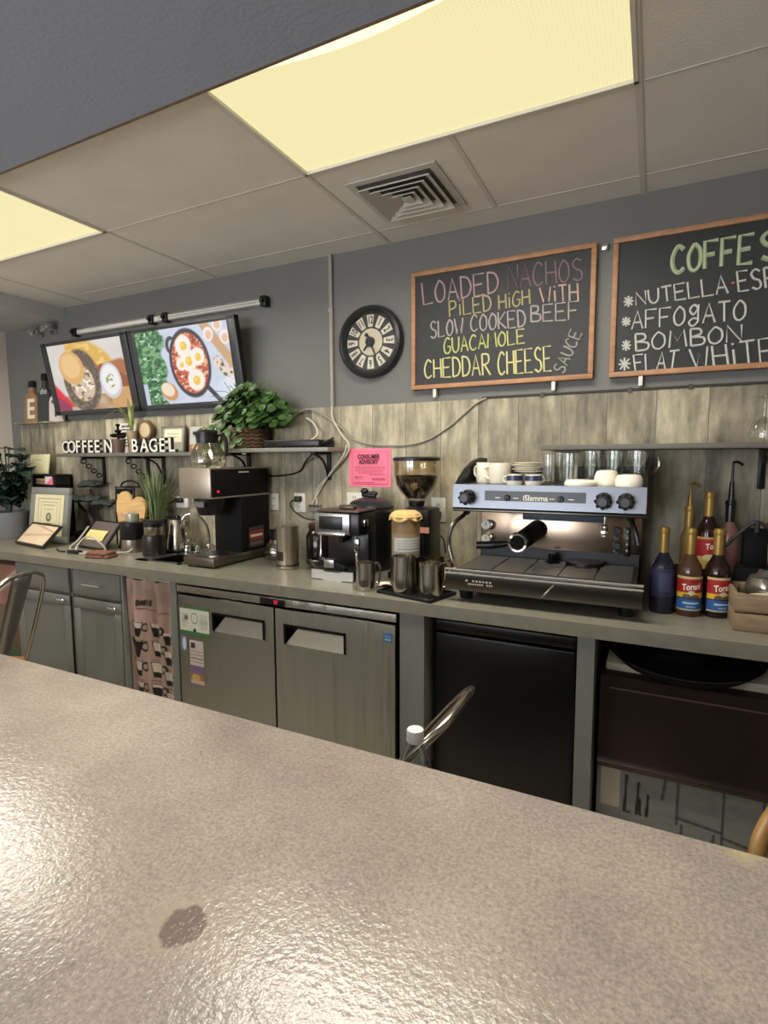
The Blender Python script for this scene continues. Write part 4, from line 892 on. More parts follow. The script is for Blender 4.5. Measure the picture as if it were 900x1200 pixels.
tumbler(-.318,2.19,.030,.118,'clear glass behind the narrow one at the left of the glasses')
tumbler(-.278,2.10,.033,.115,'clear glass right of the narrow one, nearest the flat white dish')
tumbler(-.215,2.25,.035,.125,'clear glass mug behind the flat white dish on the machine',1,1.3)
tumbler(-.135,2.25,.036,.125,'clear glass mug behind the taller white bowl on the machine',1,1.3)
tumbler(-.054,2.22,.036,.125,'clear glass mug at the right end of the machine, its handle over the edge',1,0)
def bowl(x,y,r,h,label,nm='white_bowl'):
    sx = (x,y,ZM); tag(base(B().lathe([(r*.97,0),(r,h*.2),(r*.97,h*.6),(r*.8,h*.92),(r*.45,h),(0,h)],sx,30).o(nm,WHITE),sx),label,'bowl','white upturned bowls on the machine')
bowl(-.232,2.06,.057,.022,'flat white upturned dish in front of the glasses, left of the white bowls')
bowl(-.150,2.12,.043,.055,'taller white upturned bowl, the left of the two at the right of the machine')
bowl(-.073,2.06,.046,.042,'lower white upturned bowl at the right end of the machine')

# ---- coffee grinder with hopper
t = T('coffee_grinder','black coffee grinder with a big clear bean hopper beside the espresso machine','grinder',(-.985,2.285,ZT))
B().box(-.085,-.10,0,.115,.12,.035,.012).box(-.06,-.06,.03,.085,.10,.26,.015).o('body', MBLACK, t)
B().box(.005,-.05,.03,.10,.10,.32,.012).o('motor_housing', BLACK, t)
B().lathe([(.05,.30),(.055,.315),(.035,.33),(.038,.35),(0,.35)],(.02,0,0),28).lathe([(0,.25),(.052,.25),(.052,.30),(.05,.30)],(.02,0,0),28).o('grinding_collar', BLACK, t)
B().lathe([(.037,.35),(.045,.362),(.075,.395),(.095,.43),(.104,.47),(.105,.535),(.102,.535),(.101,.47),(.092,.432),(.072,.398),(.042,.365)],(.02,0,0),36).o('hopper', glass('hopper_glass',(250,245,236),.06), t)
B().lathe([(0,.362),(.040,.366),(.071,.40),(.091,.434),(.0985,.465),(.09,.468),(0,.470)],(.02,0,0),32).o('coffee_beans', mat('coffee_beans',(42,28,20),.4,bump=1.,bscale=110,noise=.4,nscale=100), t)
B().lathe([(0,.553),(.10,.552),(.108,.547),(.109,.536),(.102,.534)],(.02,0,0),36).o('hopper_lid', BLACK, t)
B().box(.03,-.062,.214,.105,-.058,.240).o('brand_strip', mat('strip_salmon',(206,140,122),.5), t)
B().lathe([(0,.04),(.035,.04),(.037,.05),(.037,.11),(.034,.11)],(-.03,-.085,0),24).o('dosing_cup', DSTEEL, t)
B().tube([(-.02,-.06,.13),(-.02,-.10,.125),(-.02,-.12,.10)],.007,8,4).o('dosing_lever', CHROME, t)
# ---- jar with a cloth cover
t = T('sugar_jar','brown glass canister with a yellow cloth-covered lid beside the grinder','jar',(-.935,2.095,ZT))
B().lathe([(0,0),(.062,0),(.066,.01),(.066,.13),(.0,.13)],(0,0,0),30).o('stand', MBLACK, t)
p = Pic(60,60,(128,112,88)); p.put(p.rect(0,.62,1,1),(112,86,52)); p.put(p.n(9,3),(140,120,92),.4); p.put(p.rect(0,0,1,.12),(120,116,106)); p.put(p.rect(.42,.16,.85,.52),(168,166,160))
for k in range(4): p.put(p.rect(.46,.22+k*.07,.81,.24+k*.07),(120,120,118))
p.o('canister', lambda u,v:(.060*math.sin((u-.5)*2*math.pi), -.060*math.cos((u-.5)*2*math.pi), .13+.165*v), PAINTM, t)
b = B().lathe([(0,.325),(.045,.325),(.062,.315),(.066,.30),(.068,.288),(.06,.288)],(0,0,0),40)
for v in b.bm.verts:
    a = math.atan2(v.co.y,v.co.x)
    if v.co.z<.31: v.co.x*=1+.08*math.sin(a*9); v.co.y*=1+.08*math.sin(a*9); v.co.z+=.006*math.sin(a*5)
b.tube([(.064*math.cos(q),.064*math.sin(q),.302) for q in np.linspace(0,6.283,28,endpoint=False)],.006,6,0,True); b.o('cloth_cover', mat('yellow_cloth',(206,172,110),.8), t)
# ---- black cooker behind
t = T('rice_cooker','black round cooker with a domed lid behind the small espresso maker','cooker',(-1.245,2.368,ZT))
B().lathe([(0,0),(.09,0),(.104,.02),(.108,.27),(.104,.30),(0,.30)],(0,0,0),32).o('pot', BLACK, t)
B().lathe([(.113,.30),(.115,.312),(.098,.335),(.055,.352),(0,.356)],(0,0,0),32).o('lid', mat('lid_black',(40,40,42),.25), t)
B().box(-.05,-.012,.355,.03,.012,.38,.008).ball((-.035,0,.385),(.022,.018,.016),12).ball((.01,0,.375),(.03,.016,.012),12).o('lid_handle', BLACK, t)
B().lathe([(.1085,.285),(.1105,.29),(.1105,.30)],(0,0,0),32).o('steel_ring', STEEL, t)
for sx in (-1,1): B().box(sx*.125-.022,-.02,.24,sx*.125+.022,.02,.26,.006).o('side_handle', BLACK, t)
# ---- small espresso maker
t = T('espresso_maker','small black and steel home espresso maker left of the grinder','espresso maker',(-1.265,2.10,ZT)); 
B().box(-.11,-.02,0,.11,.15,.05,.008).box(-.11,.07,.04,.11,.15,.22,.008).o('body', BLACK, t)
B().box(-.112,-.022,.20,.112,.152,.305,.014).o('upper_housing', BLACK, t)
B().box(-.112,-.034,.205,.07,-.02,.302,.010).o('front_plate', STEEL, t)
B().box(-.088,-.038,.228,.035,-.032,.288,.004).o('dark_panel', BLACK, t)
B().box(-.095,-.042,.200,.05,-.02,.214,.005).o('lower_trim', CHROME, t)
B().box(-.11,-.02,.305,.11,.15,.315,.005).box(-.02,.02,.315,.06,.06,.335,.008).o('top_plate', mat('espresso_top',(92,80,72),.3,.5), t)
b = B().box(.112,.01,.245,.125,.045,.275,.004); b.o('side_button', CHROME, t)
B().box(-.115,-.055,0,.10,.09,.022,.008).o('base_foot', BLACK, t)
b = B().prism([(-.115,.004),(-.06,.004),(-.045,-.002),(.03,-.002),(.05,.004),(.10,.004),(.10,.045),(.05,.045),(.03,.038),(-.045,.038),(-.06,.045),(-.115,.045)],-.062,-.052); b.o('tray_front', mat('bright_steel',(214,212,206),.4,.85), t)
B().box(-.11,-.055,.022,.095,.085,.047,.004).o('drip_tray', BLACK, t)
B().cone((-.02,.03,.205),(-.02,.03,.165),.034,.030,24).o('group_head', DSTEEL, t)
B().box(-.055,-.055,.055,.0,-.02,.095,.006).o('steel_spout_block', STEEL, t)
B().tube([(-.02,-.02,.075),(.02,-.05,.07),(.075,-.075,.062)],.011,10,4).o('portafilter_handle', MBLACK, t)
B().tube([(-.095,-.01,.20),(-.092,-.015,.15),(-.085,-.03,.10)],.0045,8).o('steam_wand', CHROME, t)
B().tube([(.085,.0,.195),(.10,-.01,.165),(.095,-.015,.12),(.11,-.03,.085)],.006,8,4).box(.085,-.02,.13,.108,.0,.19,.004).o('side_wand', CHROME, t)
# ---- pitchers
def pitcher(x,y,r,h,label,ang,m=None,spout=True,z=ZT,group='steel milk pitchers'):
    m = m or mat('pitcher_steel',(196,190,178),.22,1.)
    t = T('milk_pitcher',label,'pitcher',(x,y,z),ang,group)
    b = B().lathe([(0,0),(r*.98,0),(r*1.02,.006),(r*1.0,h*.45),(r*.94,h*.8),(r*.95,h),(r*.92,h),(r*.91,h*.8),(r*.96,h*.4),(0,.01)],(0,0,0),36)
    if spout:
        for v in b.bm.verts:
            if v.co.z>h*.7 and v.co.x<0:
                k=(v.co.z-h*.7)/(h*.3); s=max(0,-v.co.x/(r)-.75)*4; v.co.x-=r*.30*k*s*s; v.co.z+=.008*k*s
    b.o('body',m,t)
    B().tube([(r*.90,0,h*.90),(r*1.35,0,h*.92),(r*1.65,0,h*.78),(r*1.6,0,h*.4),(r*1.42,0,h*.2),(r*1.02,0,h*.24)],.0055,8,5).o('handle',m,t); return t
pp = pitcher(-1.055,1.955,.040,.118,'small steel milk pitcher with a dark logo, alone in front of the small espresso maker',.9)
B().box(-.003,-.0,.03,.003,.001,.04).move((-.02,-.0425,0)).box(-.035,-.0425,.022,-.005,-.0415,.05).o('printed_mark', mat('mark_dark',(70,50,46),.5), pp)
t = T('bar_tray','black rubber tray under the two larger steel pitchers','tray',(-.84,1.985,ZT),math.radians(-14))
B().box(-.135,-.09,.0,.135,.09,.006,.003).o('mat', MBLACK, t)
b = B()
for q in ((-.135,-.09,.135,-.082),(-.135,.082,.135,.09),(-.135,-.09,-.127,.09),(.127,-.09,.135,.09)): b.box(q[0],q[1],.004,q[2],q[3],.014,.002)
b.o('rim', BLACK, t)
pitcher(-.885,1.965,.050,.150,'tall steel milk pitcher at the left of the black tray',2.4,z=ZT+.006)
pitcher(-.765,1.955,.048,.132,'steel milk pitcher with a dark stripe at the right of the black tray',1.0,z=ZT+.006)
pitcher(-.80,2.085,.044,.135,'steel pitcher with a brassy rim behind the two pitchers on the tray',.4,m=mat('brassy_steel',(190,170,132),.2,1.),z=ZT)
t = T('paper_napkin','crumpled white paper napkin on the worktop left of the black tray','napkin',(-1.005,2.06,ZT),.3)
b = B(); nn = 9; vv = [[b.bm.verts.new((-.045+.09*i/nn,-.035+.07*j/nn,.004+.012*vnoise(np.array([i/nn]),np.array([j/nn]),5,4)[0])) for i in range(nn+1)] for j in range(nn+1)]
for j in range(nn):
    for i in range(nn): b.bm.faces.new([vv[j][i],vv[j][i+1],vv[j+1][i+1],vv[j+1][i]])
o_ = b.o('sheet', PAPER, t)
t = T('folded_towel','small folded cream towel on the worktop between the grinder and the espresso machine','towel',(-.80,2.30,ZT))
B().box(-.05,-.05,0,.09,.05,.018,.008).box(-.045,-.045,.017,.085,.045,.034,.008).o('folds', mat('towel_cream',(196,182,140),.9), t)
# ---- coffee brewer
t = T('coffee_brewer','tall black and steel commercial coffee brewer at the left of the worktop','coffee brewer',(-2.14,2.0,ZT))
BS = mat('brewer_steel',(172,162,146),.35,.85)
B().box(0,.0,.352,.205,.445,.498,.004).o('head', MBLACK, t)
B().box(-.001,-.006,.350,.206,.004,.497,.003).box(0,-.004,.493,.205,.445,.502,.003).o('head_front', BS, t)
B().box(.203,.0,.349,.209,.445,.358,.002).o('trim_strip', BS, t)
B().box(.02,.21,.05,.205,.445,.352,.004).o('column', MBLACK, t)
B().lathe([(0,.262),(.06,.262),(.082,.345),(.082,.352),(0,.352)],(.10,.10,0),28).o('brew_funnel', BLACK, t)
B().box(.065,.012,.305,.14,.025,.335,.003).o('funnel_badge', mat('badge_grey',(120,116,110),.5), t)
b = B().box(0,0,.008,.205,.455,.052,.006); b.o('base_deck', mat('deck_steel',(112,104,92),.35,.9), t)
for x in (.02,.185):
    for y in (.03,.42): B().cone((x,y,0),(x,y,.01),.012).o('foot', BLACK, t)
B().cone((.10,.10,.052),(.10,.10,.058),.085,.082,36).o('warmer_plate', BLACK, t)
B().box(.155,.02,.052,.18,.04,.060,.003).o('switch', WHITEP, t)
B().cone((.206,.045,.385),(.2115,.045,.385),.006).o('indicator_light', RED, t)
B().box(.2055,.20,.475,.207,.28,.482).o('model_plate', mat('plate_pale',(180,176,166),.4), t)
p = Pic(30,34,(60,48,42)); p.put(p.rect(0,.35,1,.8),(122,54,40)); p.put(p.rect(.1,.5,.9,.62),(206,190,170)); p.put(p.rect(.1,.1,.9,.25),(90,84,76))
p.o('warning_label', lambda u,v:(.2065,.27+.12*u,.07+.11*v), PAINTM, t)
# glass coffee pot on the brewer
def coffee_pot(x,y,z,s,label,ang):
    t = T('coffee_pot',label,'coffee pot',(x,y,z),ang,'glass coffee pots')
    B().lathe([(0,0),(.082*s,0),(.088*s,.008*s),(.090*s,.045*s),(.075*s,.095*s),(.052*s,.128*s),(.050*s,.140*s),(.048*s,.140*s),(.05*s,.127*s),(.073*s,.094*s),(.086*s,.045*s),(0,.004*s)],(0,0,0),36).o('carafe', glass('carafe_glass',(248,246,236),.14), t)
    B().lathe([(.054*s,.125*s),(.056*s,.15*s),(.06*s,.178*s),(.045*s,.19*s),(0,.188*s)],(0,0,0),28).box(-.072*s,-.02*s,.165*s,-.04*s,.02*s,.185*s,.006).o('collar_lid', BLACK, t)
    B().tube([(.05*s,0,.165*s),(.085*s,0,.168*s),(.105*s,0,.14*s),(.108*s,0,.09*s),(.10*s,0,.06*s)],.010*s,8,5).o('handle', BLACK, t)
coffee_pot(-2.045,2.10,1.427,1.0,'glass coffee pot with a black collar standing on top of the brewer',.2)
coffee_pot(-1.835,2.39,ZT,.85,'glass coffee pot half hidden behind the brewer, its black handle showing',-.2)
# ---- canister, jars
t = T('thermal_canister','slim steel canister with a dark window on the worktop right of the brewer','canister',(-1.625,2.19,ZT))
B().lathe([(0,0),(.055,0),(.057,.006),(.057,.012),(.054,.014),(.055,.205),(.057,.215),(.052,.218),(0,.214)],(0,0,0),32).o('body', mat('canister_steel',(186,174,152),.3,.9), t)
B().tube([(-.055,0,.205),(0,-.056,.21),(.055,0,.214)],.004,6,6).o('rim_band', CHROME, t)
B().lathe([(.0556,.045),(.0556,.090)],(0,0,0),20,'z',-2.2,-1.35).o('window', mat('window_brown',(46,28,22),.3), t)
B().lathe([(.0572,.016),(.0572,.024)],(0,0,0),32).o('foot_band', DSTEEL, t)
t = T('dark_jar','dark brown glass jar with a coppery lid, behind the canister','jar',(-1.545,2.36,ZT))
B().lathe([(0,0),(.066,0),(.07,.01),(.07,.15),(.055,.175),(.05,.18),(0,.18)],(0,0,0),30).o('body', mat('dark_brown_glass',(34,24,20),.15), t)
B().lathe([(.052,.18),(.056,.185),(.056,.21),(.05,.215),(0,.215)],(0,0,0),30).o('lid', mat('copper_lid',(120,84,60),.3,.8), t)
t = T('small_bowl','small grey glass bowl on the worktop left of the small espresso maker','bowl',(-1.475,2.245,ZT))
B().lathe([(0,0),(.03,0),(.052,.035),(.055,.05),(.051,.05),(.046,.035),(0,.008)],(0,0,0),28).o('bowl', glass('grey_glass',(170,170,164),.1), t)
B().lathe([(.051,.05),(.0555,.051),(.0555,.048)],(0,0,0),28).o('rim', CHROME, t)
t = T('electric_kettle','steel electric kettle on its black base left of the faucet','kettle',(-2.53,2.335,ZT))
B().lathe([(0,0),(.085,0),(.09,.012),(.085,.02),(0,.02)],(0,0,0),28).o('power_base', BLACK, t)
B().lathe([(0,.02),(.078,.02),(.076,.05),(.058,.18),(.054,.192),(0,.196)],(0,0,0),32).o('jug', mat('kettle_steel',(170,162,146),.25,1.), t)
B().lathe([(0,.215),(.012,.213),(.014,.198),(.05,.195)],(0,0,0),24).o('lid', BLACK, t)
B().tube([(-.055,0,.185),(-.10,0,.185),(-.115,0,.14),(-.10,0,.07),(-.073,0,.055)],.010,8,5).o('handle', BLACK, t)
B().prism([(.05,.19),(.085,.185),(.06,.15)],-.015,.015).o('spout', mat('kettle_steel',(1,1,1)), t)
t = T('spice_grinder','black electric grinder with a clear steel-capped top, right of the taller black jar','grinder',(-2.545,2.17,ZT))
B().lathe([(0,0),(.062,0),(.066,.008),(.062,.105),(.06,.115),(0,.115)],(0,0,0),28).o('base', mat('mill_dark',(62,58,54),.3,.6), t)
B().lathe([(.052,.115),(.054,.12),(.054,.165),(.05,.165)],(0,0,0),28).o('window_ring', mat('mill_band',(176,168,150),.25,1.), t)
B().lathe([(.054,.165),(.055,.185),(.03,.198),(0,.2)],(0,0,0),28).o('lid', BLACK, t)
t = T('salt_shaker','slim glass shaker with a silver foot in front of the kettle','shaker',(-2.40,2.275,ZT))
B().lathe([(0,0),(.018,0),(.020,.01),(.017,.04),(.008,.05),(0,.05)],(0,0,0),18).o('foot', CHROME, t)
B().lathe([(.006,.05),(.011,.06),(.010,.13),(.006,.14),(0,.142)],(0,0,0),18).o('tube', GLASS, t)
t = T('coffee_blender','tall black jar with steel collars beside the spice grinder','blender',(-2.765,2.21,ZT))
B().lathe([(0,0),(.070,0),(.072,.01),(.066,.075),(0,.075)],(0,0,0),28).o('steel_base', mat('blender_steel',(160,152,136),.3,.9), t)
B().lathe([(.066,.075),(.072,.085),(.072,.175),(.064,.18),(0,.18)],(0,0,0),28).o('black_body', BLACK, t)
B().lathe([(.036,.18),(.038,.19),(.036,.225),(.02,.232),(0,.234)],(0,0,0),28).o('clear_cap', mat('cap_pale',(170,168,150),.25,.4), t)
t = T('grass_pot','pot of tall green ornamental grass against the panelling','plant',(-2.76,2.385,ZT))
B().lathe([(0,0),(.07,0),(.09,.15),(.098,.16),(.098,.185),(.088,.185),(.084,.16),(0,.155)],(0,0,0),28).o('pot', mat('dark_pot',(64,62,58),.5), t)
b = B()
for k in range(150):
    a = random.uniform(0,6.28); r0 = random.uniform(0,.06); R1 = random.uniform(.02,.24); h = random.uniform(.14,.36)
    x0,y0 = r0*math.cos(a), r0*math.sin(a)*.7; x1,y1 = R1*math.cos(a), max(-.16,min(.09,R1*math.sin(a)*.6))
    blade(b,[(x0,y0,.15),(x0*.6+x1*.4,y0*.6+y1*.4,.15+h*.6),(x1,y1,.15+h)],.004,4)
for P in ([(.02,0,.2),(.09,-.02,.36),(.19,-.04,.39)],[(.02,0,.2),(.1,-.02,.33),(.21,-.03,.32)]): blade(b,P,.008)
b.o('grass', GRASSM, t)
t = T('wire_rack','black wire rack with a padded top handle behind the heart board','rack',(-3.01,2.40,ZT))
b = B()
for x in (-.085,.085): b.tube([(x,-.05,0),(x,-.04,.37),(x,.03,.37),(x,.04,0)],.005,6)
for z in (.10,.22,.30,.37): b.tube([(-.085,-.045,z),(.085,-.045,z)],.0045,6).tube([(-.085,.03,z),(.085,.03,z)],.0045,6)
b.tube([(-.085,0,.37),(-.07,0,.395),(0,0,.41),(.07,0,.395),(.085,0,.37)],.006,6,4).o('frame', BMETAL, t)
B().box(-.07,-.052,.325,.07,-.035,.362,.01).o('padded_bar', MBLACK, t)
t = T('heart_board','heart-shaped light wooden board on a stem standing behind the tablet','board',(-2.97,2.335,ZT),.0)
H_ = [(0,.06),(.06,.10),(.11,.17),(.13,.24),(.12,.30),(.08,.335),(.035,.33),(0,.295),(-.035,.33),(-.08,.335),(-.12,.30),(-.13,.24),(-.11,.17),(-.06,.10)]
H2 = [tuple(q)[:2] for q in smooth_pts([(x,z,0) for x,z in H_]+[(0,.06,0)],4)][:-1]
b = B().prism(H2,-.009,.009); b.rotate(math.radians(14),'Y',(0,0,.06)); b.box(-.05,-.02,0,.05,.014,.012,.003).box(-.012,-.008,.01,.012,.008,.09); b.o('board', WOODL, t)
b = B().box(-.08,-.012,.17,.03,-.0092,.20); b.rotate(math.radians(14),'Y',(0,0,.06)); b.o('paint_mark', mat('mark_rose',(196,150,130),.6), t)
# ---- tablet, cables, wallet
t = T('tablet','dark tablet propped up with a yellow paper note and white cables around it','tablet',(-3.05,2.13,ZT+.008),math.radians(-6))
t.rotation_euler = (math.radians(-38),0,math.radians(-6))
B().box(-.14,0,0,.14,.012,.20,.004).o('case', BLACK, t)
B().box(-.125,-.0012,.012,.125,.001,.188).o('screen', mat('tablet_screen',(92,82,78),.2), t)
B().tube([(0,.012,.15),(0,.0785,.066)],.005).o('prop_leg', BLACK, t)
p = Pic(40,20,(214,198,130)); p.put(p.rect(.15,.6,.8,.65),(190,172,110)); p.put(p.rect(.15,.35,.7,.4),(190,172,110))
p.o('note', lambda u,v:(-.12+.20*u,-.004-.012*v*(1-v)-.003*u,.055+.07*v), PAINTM, t)
t = T('small_board','tan wooden panel leaning behind the right side of the tablet','board',(-2.89,2.255,ZT)); t.rotation_euler = (math.radians(-12),0,0)
B().box(-.07,0,0,.06,.014,.17,.003).o('panel', mat('tan_panel',(132,116,90),.6), t); B().box(-.07,-.004,0,.06,.018,.012,.002).o('edge', BMETAL, t)
tag(B().tube([(-3.27,2.28,1.04),(-3.26,2.20,.965),(-3.20,2.10,.932),(-3.08,2.05,.931),(-2.98,2.035,.931),(-2.90,2.05,.932),(-2.86,2.09,.945),(-2.88,2.07,.99),(-2.93,2.055,1.02),(-3.0,2.06,1.01),(-3.03,2.03,.96),(-3.0,2.01,.932),(-2.93,2.0,.931),(-2.86,2.06,.932),(-2.76,2.095,.934),(-2.67,2.09,.945),(-2.64,2.10,.965)],.0055,6,7).o('charging_cable',mat('soft_white_cable',(184,180,168),.5)),'loose white charging cable looping around the tablet','cable')
tag(base(B().box(-3.06,1.985,ZT,-2.96,2.02,ZT+.02,.006).tube([(-3.1,2.0,.93),(-3.17,2.01,.929),(-3.25,2.05,.929)],.005,6,4).o('power_adapter',BLACK),(-3.01,2.0,ZT)),'small black power adapter on the worktop in front of the tablet','adapter')
t = T('wallet','brown leather wallet lying on the worktop right of the tablet','wallet',(-2.75,1.985,ZT),.25)
LEA = mat('brown_leather',(118,78,58),.55,noise=.15,nscale=20)
B().box(-.075,-.045,0,.075,.045,.018,.008).box(-.07,-.042,.017,.068,.042,.036,.009).o('folds', LEA, t); B().box(.03,-.047,.010,.05,-.02,.026,.003).o('strap', mat('leather_strap',(88,56,42),.5), t)
# ---- bonsai
t = T('bonsai_ornament','dark bonsai tree ornament with flat leaf pads beside the framed certificate','ornament',(-3.42,2.40,ZT))
B().lathe([(0,0),(.09,0),(.11,.05),(.11,.06),(.10,.06),(.09,.05),(0,.05)],(0,0,0),28).o('pot', BLACK, t)
B().tube([(0,0,.04),(.02,0,.12),(-.01,0,.19),(.03,0,.27),(.02,0,.35)],lambda q:.018-.010*q,8,5).tube([(.0,0,.17),(-.07,0,.21),(-.12,0,.25)],.008,8,4).tube([(.02,0,.23),(.09,0,.22),(.15,-.01,.24)],.008,8,4).o('trunk', mat('bonsai_trunk',(44,40,36),.7), t)
BL_ = mat('bonsai_leaf',(40,46,42),.7,noise=.3,nscale=30)
for cx,cz,rx in ((.01,.375,.085),(-.115,.275,.125),(.02,.28,.08),(.17,.255,.095)):
    b = B()
    for k in range(30):
        a = random.uniform(0,6.28); q = random.random()**.5; b.ball((cx+rx*q*math.cos(a),.06*q*math.sin(a),cz+.018*(1-q)+random.uniform(-.006,.008)),(.028,.024,.015),8)
    b.o('leaf_pad', BL_, t)
# ---- framed certificate and the tilted frame
p = Pic(120,140,(214,206,166),.85); p.put(p.rect(.12,.10,.88,.90)-p.rect(.14,.12,.86,.88),(150,140,112)); p.put(p.rect(.22,.22,.78,.82)-p.rect(.235,.235,.765,.805),(140,130,104)); p.put(p.rect(.30,.72,.70,.745),(150,140,112)); p.put(p.ell(.5,.44,.09,.11),(96,92,78)); p.put(p.ell(.5,.45,.05,.06),(176,166,132))
p.put(p.rect(.36,.28,.64,.30),(140,132,106)); p.put(p.rect(.34,.62,.66,.64),(140,132,106))
card('certificate_frame','grey-framed cream certificate standing on the worktop beside the potted plant','frame',-3.59,2.20,ZT,.40,.362,p,8,.02,frame=(mat('certificate_grey',(124,126,120),.5),.045))
p = Pic(60,30,(206,186,154),2.0); p.put(p.n(6,2),(226,204,172),.7); p.put(p.line(.0,.35,1,.6,.05),(190,160,128)); p.put(p.line(.2,1,1,.7,.04),(180,150,120))
t = card('photo_frame','thin black-framed sepia picture lying back on the worktop in front of the certificate','frame',-3.53,2.045,ZT,.40,.17,p,44,.012,rz=math.radians(-9),frame=(mat('frame_black',(40,36,34),.4),.012))
B().tube([(0,.012,.13),(0,.0746,.066)],.005).o('easel_leg', BLACK, t)
# ---- potted dark plant
t = T('potted_plant','dark broad-leaved plant in a grey pot at the left end of the worktop','plant',(-4.06,2.24,ZT))
B().lathe([(0,0),(.095,0),(.105,.02),(.12,.17),(.125,.185),(.115,.185),(.11,.165),(0,.16)],(0,0,0),32).o('pot', GREYPOT, t)
b = B(); stm = B()
def broad(b, P0, P1, wd_, droop):
    P0, P1 = Vector(P0), Vector(P1); d = P1-P0; sd = d.cross(Vector((0,0,1))).normalized() if d.cross(Vector((0,0,1))).length>1e-4 else Vector((1,0,0)); n = 7; rows = []
    for i in range(n+1):
        u = i/n; c = P0+d*u+Vector((0,0,-droop*u*u)); w_ = wd_*math.sin(math.pi*min(1,u*.97+.02))**.8
        rows.append([b.bm.verts.new(c-sd*w_+Vector((0,0,w_*.35))), b.bm.verts.new(c), b.bm.verts.new(c+sd*w_+Vector((0,0,w_*.35)))])
    for i in range(n):
        for j in (0,1): b.bm.faces.new([rows[i][j],rows[i][j+1],rows[i+1][j+1],rows[i+1][j]])
for k in range(22):
    a = k*2.4; lean = random.uniform(.04,.26); h = random.uniform(.28,.56); top = Vector((lean*math.cos(a),lean*math.sin(a)*.55,.17+h*.85)); stm.tube([(0,0,.15),(top.x*.4,top.y*.4,.15+h*.5),tuple(top)],.004,5,4)
    for j in range(7):
        u = .3+.7*j/6; q = Vector((top.x*u*u,top.y*u*u,.15+(top.z-.15)*u)); an = a+random.uniform(-1.8,1.8); L_ = random.uniform(.09,.16)
        e_ = q+Vector((L_*math.cos(an),L_*math.sin(an)*.7,random.uniform(-.01,.06)))
        e_.y = min(e_.y,.2 if e_.x<.06 else .05); e_.x = min(e_.x,.27); e_.x = max(e_.x,-.33); broad(b,q,e_,random.uniform(.036,.056),.03)
b.o('leaves', DGREEN, t); stm.o('stems', mat('plant_stem',(52,66,50),.6), t)
# ---- stacked organiser behind the certificate
t = T('countertop_organizer','black tiered organizer holding tan packets, above the certificate frame','organizer',(-3.825,2.405,ZT))
b = B().box(-.13,-.06,0,.13,.07,.02,.004).box(-.13,.05,0,.13,.07,.44,.004).box(-.13,-.06,.36,.13,.07,.375,.004).box(-.13,-.06,.43,.13,.07,.445,.004).box(-.13,-.06,0,-.118,.07,.44,.004).box(.118,-.06,0,.13,.07,.44,.004); b.o('tiers', BLACK, t)
B().box(-.10,-.052,.376,.10,.03,.395,.004).box(-.09,-.055,.396,.095,.03,.415,.004).o('tan_packets', mat('packet_tan',(150,124,92),.7), t)
p = Pic(20,16,(206,204,200)); p.put(((p.u+p.v)<1).astype(float)*0+((p.v)<p.u).astype(float),(226,110,140)); p.o('pink_corner_card', lambda u,v:(.03+.085*u,-.064,.375+.055*v), PAINTM, t)
p = Pic(30,22,(226,220,176)); p.put(p.rect(.25,.7,.6,.75),(176,170,140))
card('sign_card','small cream card standing on top of the black organizer at the left wall','card',-3.96,2.40,ZT+.4455,.215,.14,p,8,.008,m=CREAM)
# ---- syrup bottles
def label_pic(word_red=True):
    p = Pic(72,80,(150,24,26)); p.put(p.rect(0,.93,1,1),(196,176,120)); p.put(p.rect(0,.36,1,.52),(214,170,40)); p.put(p.ell(.5,.46,.13,.13),(206,190,150)); p.put(p.ell(.36,.40,.13,.09),(92,84,44)); p.put(p.ell(.62,.40,.14,.08),(110,74,40))
    p.put(p.rect(0,.33,1,.37),(24,30,44)); p.put(p.rect(0,0,1,.33),(34,84,148)); p.put(p.rect(.25,.20,.75,.25),(176,196,214)); p.put(p.rect(.36,.10,.64,.13),(140,170,200)); p.put(p.rect(0,0,1,.05),(170,170,150)); return p
def syrup(x,y,z,label,liq,foil,text=None,labelpic=None,rot=0.,pump=None,h=1.,r=.040):
    t = T('syrup_bottle',label,'bottle',(x,y,z),rot,'syrup bottles')
    B().lathe([(0,.0),(r*.95,0),(r,.006),(r,.150*h),(r*.92,.172*h),(r*.55,.198*h),(.0155,.215*h),(.0145,.225*h)],(0,0,0),32).o('glass_body',liq,t)
    B().lathe([(.0160,.205*h),(.0165,.295*h),(.0155,.302*h),(0,.302*h)],(0,0,0),24).lathe([(.0175,.282*h),(.0185,.286*h),(.0185,.294*h),(.017,.298*h)],(0,0,0),24).o('neck_foil',foil,t)
    if labelpic is not None:
        lb = labelpic.o('label',lambda u,v:(r*1.012*math.sin((u-.5)*2.6),-r*1.012*math.cos((u-.5)*2.6),.022+.118*v*h),PAINTM,t)
        if text: text_obj('label_lettering',text,.030,mat('label_white',(232,224,206),.6),lb,lambda a,c,d:(r*1.03*math.sin((a*.92)/r),-r*1.03*math.cos((a*.92)/r),.022+.118*h*.70+c+a*.12),.78,offset=.0008)
    if pump: B().cone((0,0,.30*h),(0,0,.30*h+pump*.5),.011,.008,14).cone((0,0,.30*h+pump*.5),(0,0,.30*h+pump),.005,.004,10).tube([(0,0,.30*h+pump),(.012,-.008,.30*h+pump+.004),(.028,-.02,.30*h+pump-.008)],.005,8).o('pourer',foil,t)
    return t
GOLD = mat('gold_foil',(150,122,62),.4,.5); DARKL = mat('dark_syrup',(36,20,16),.1); AMB = mat('amber_syrup',(74,50,34),.12); BLUEL = mat('blue_bottle',(30,33,46),.12); CLEARB = mat('clear_bottle',(96,98,92),.1)
CP = glass('pale_bottle_glass',(206,210,204),.1)
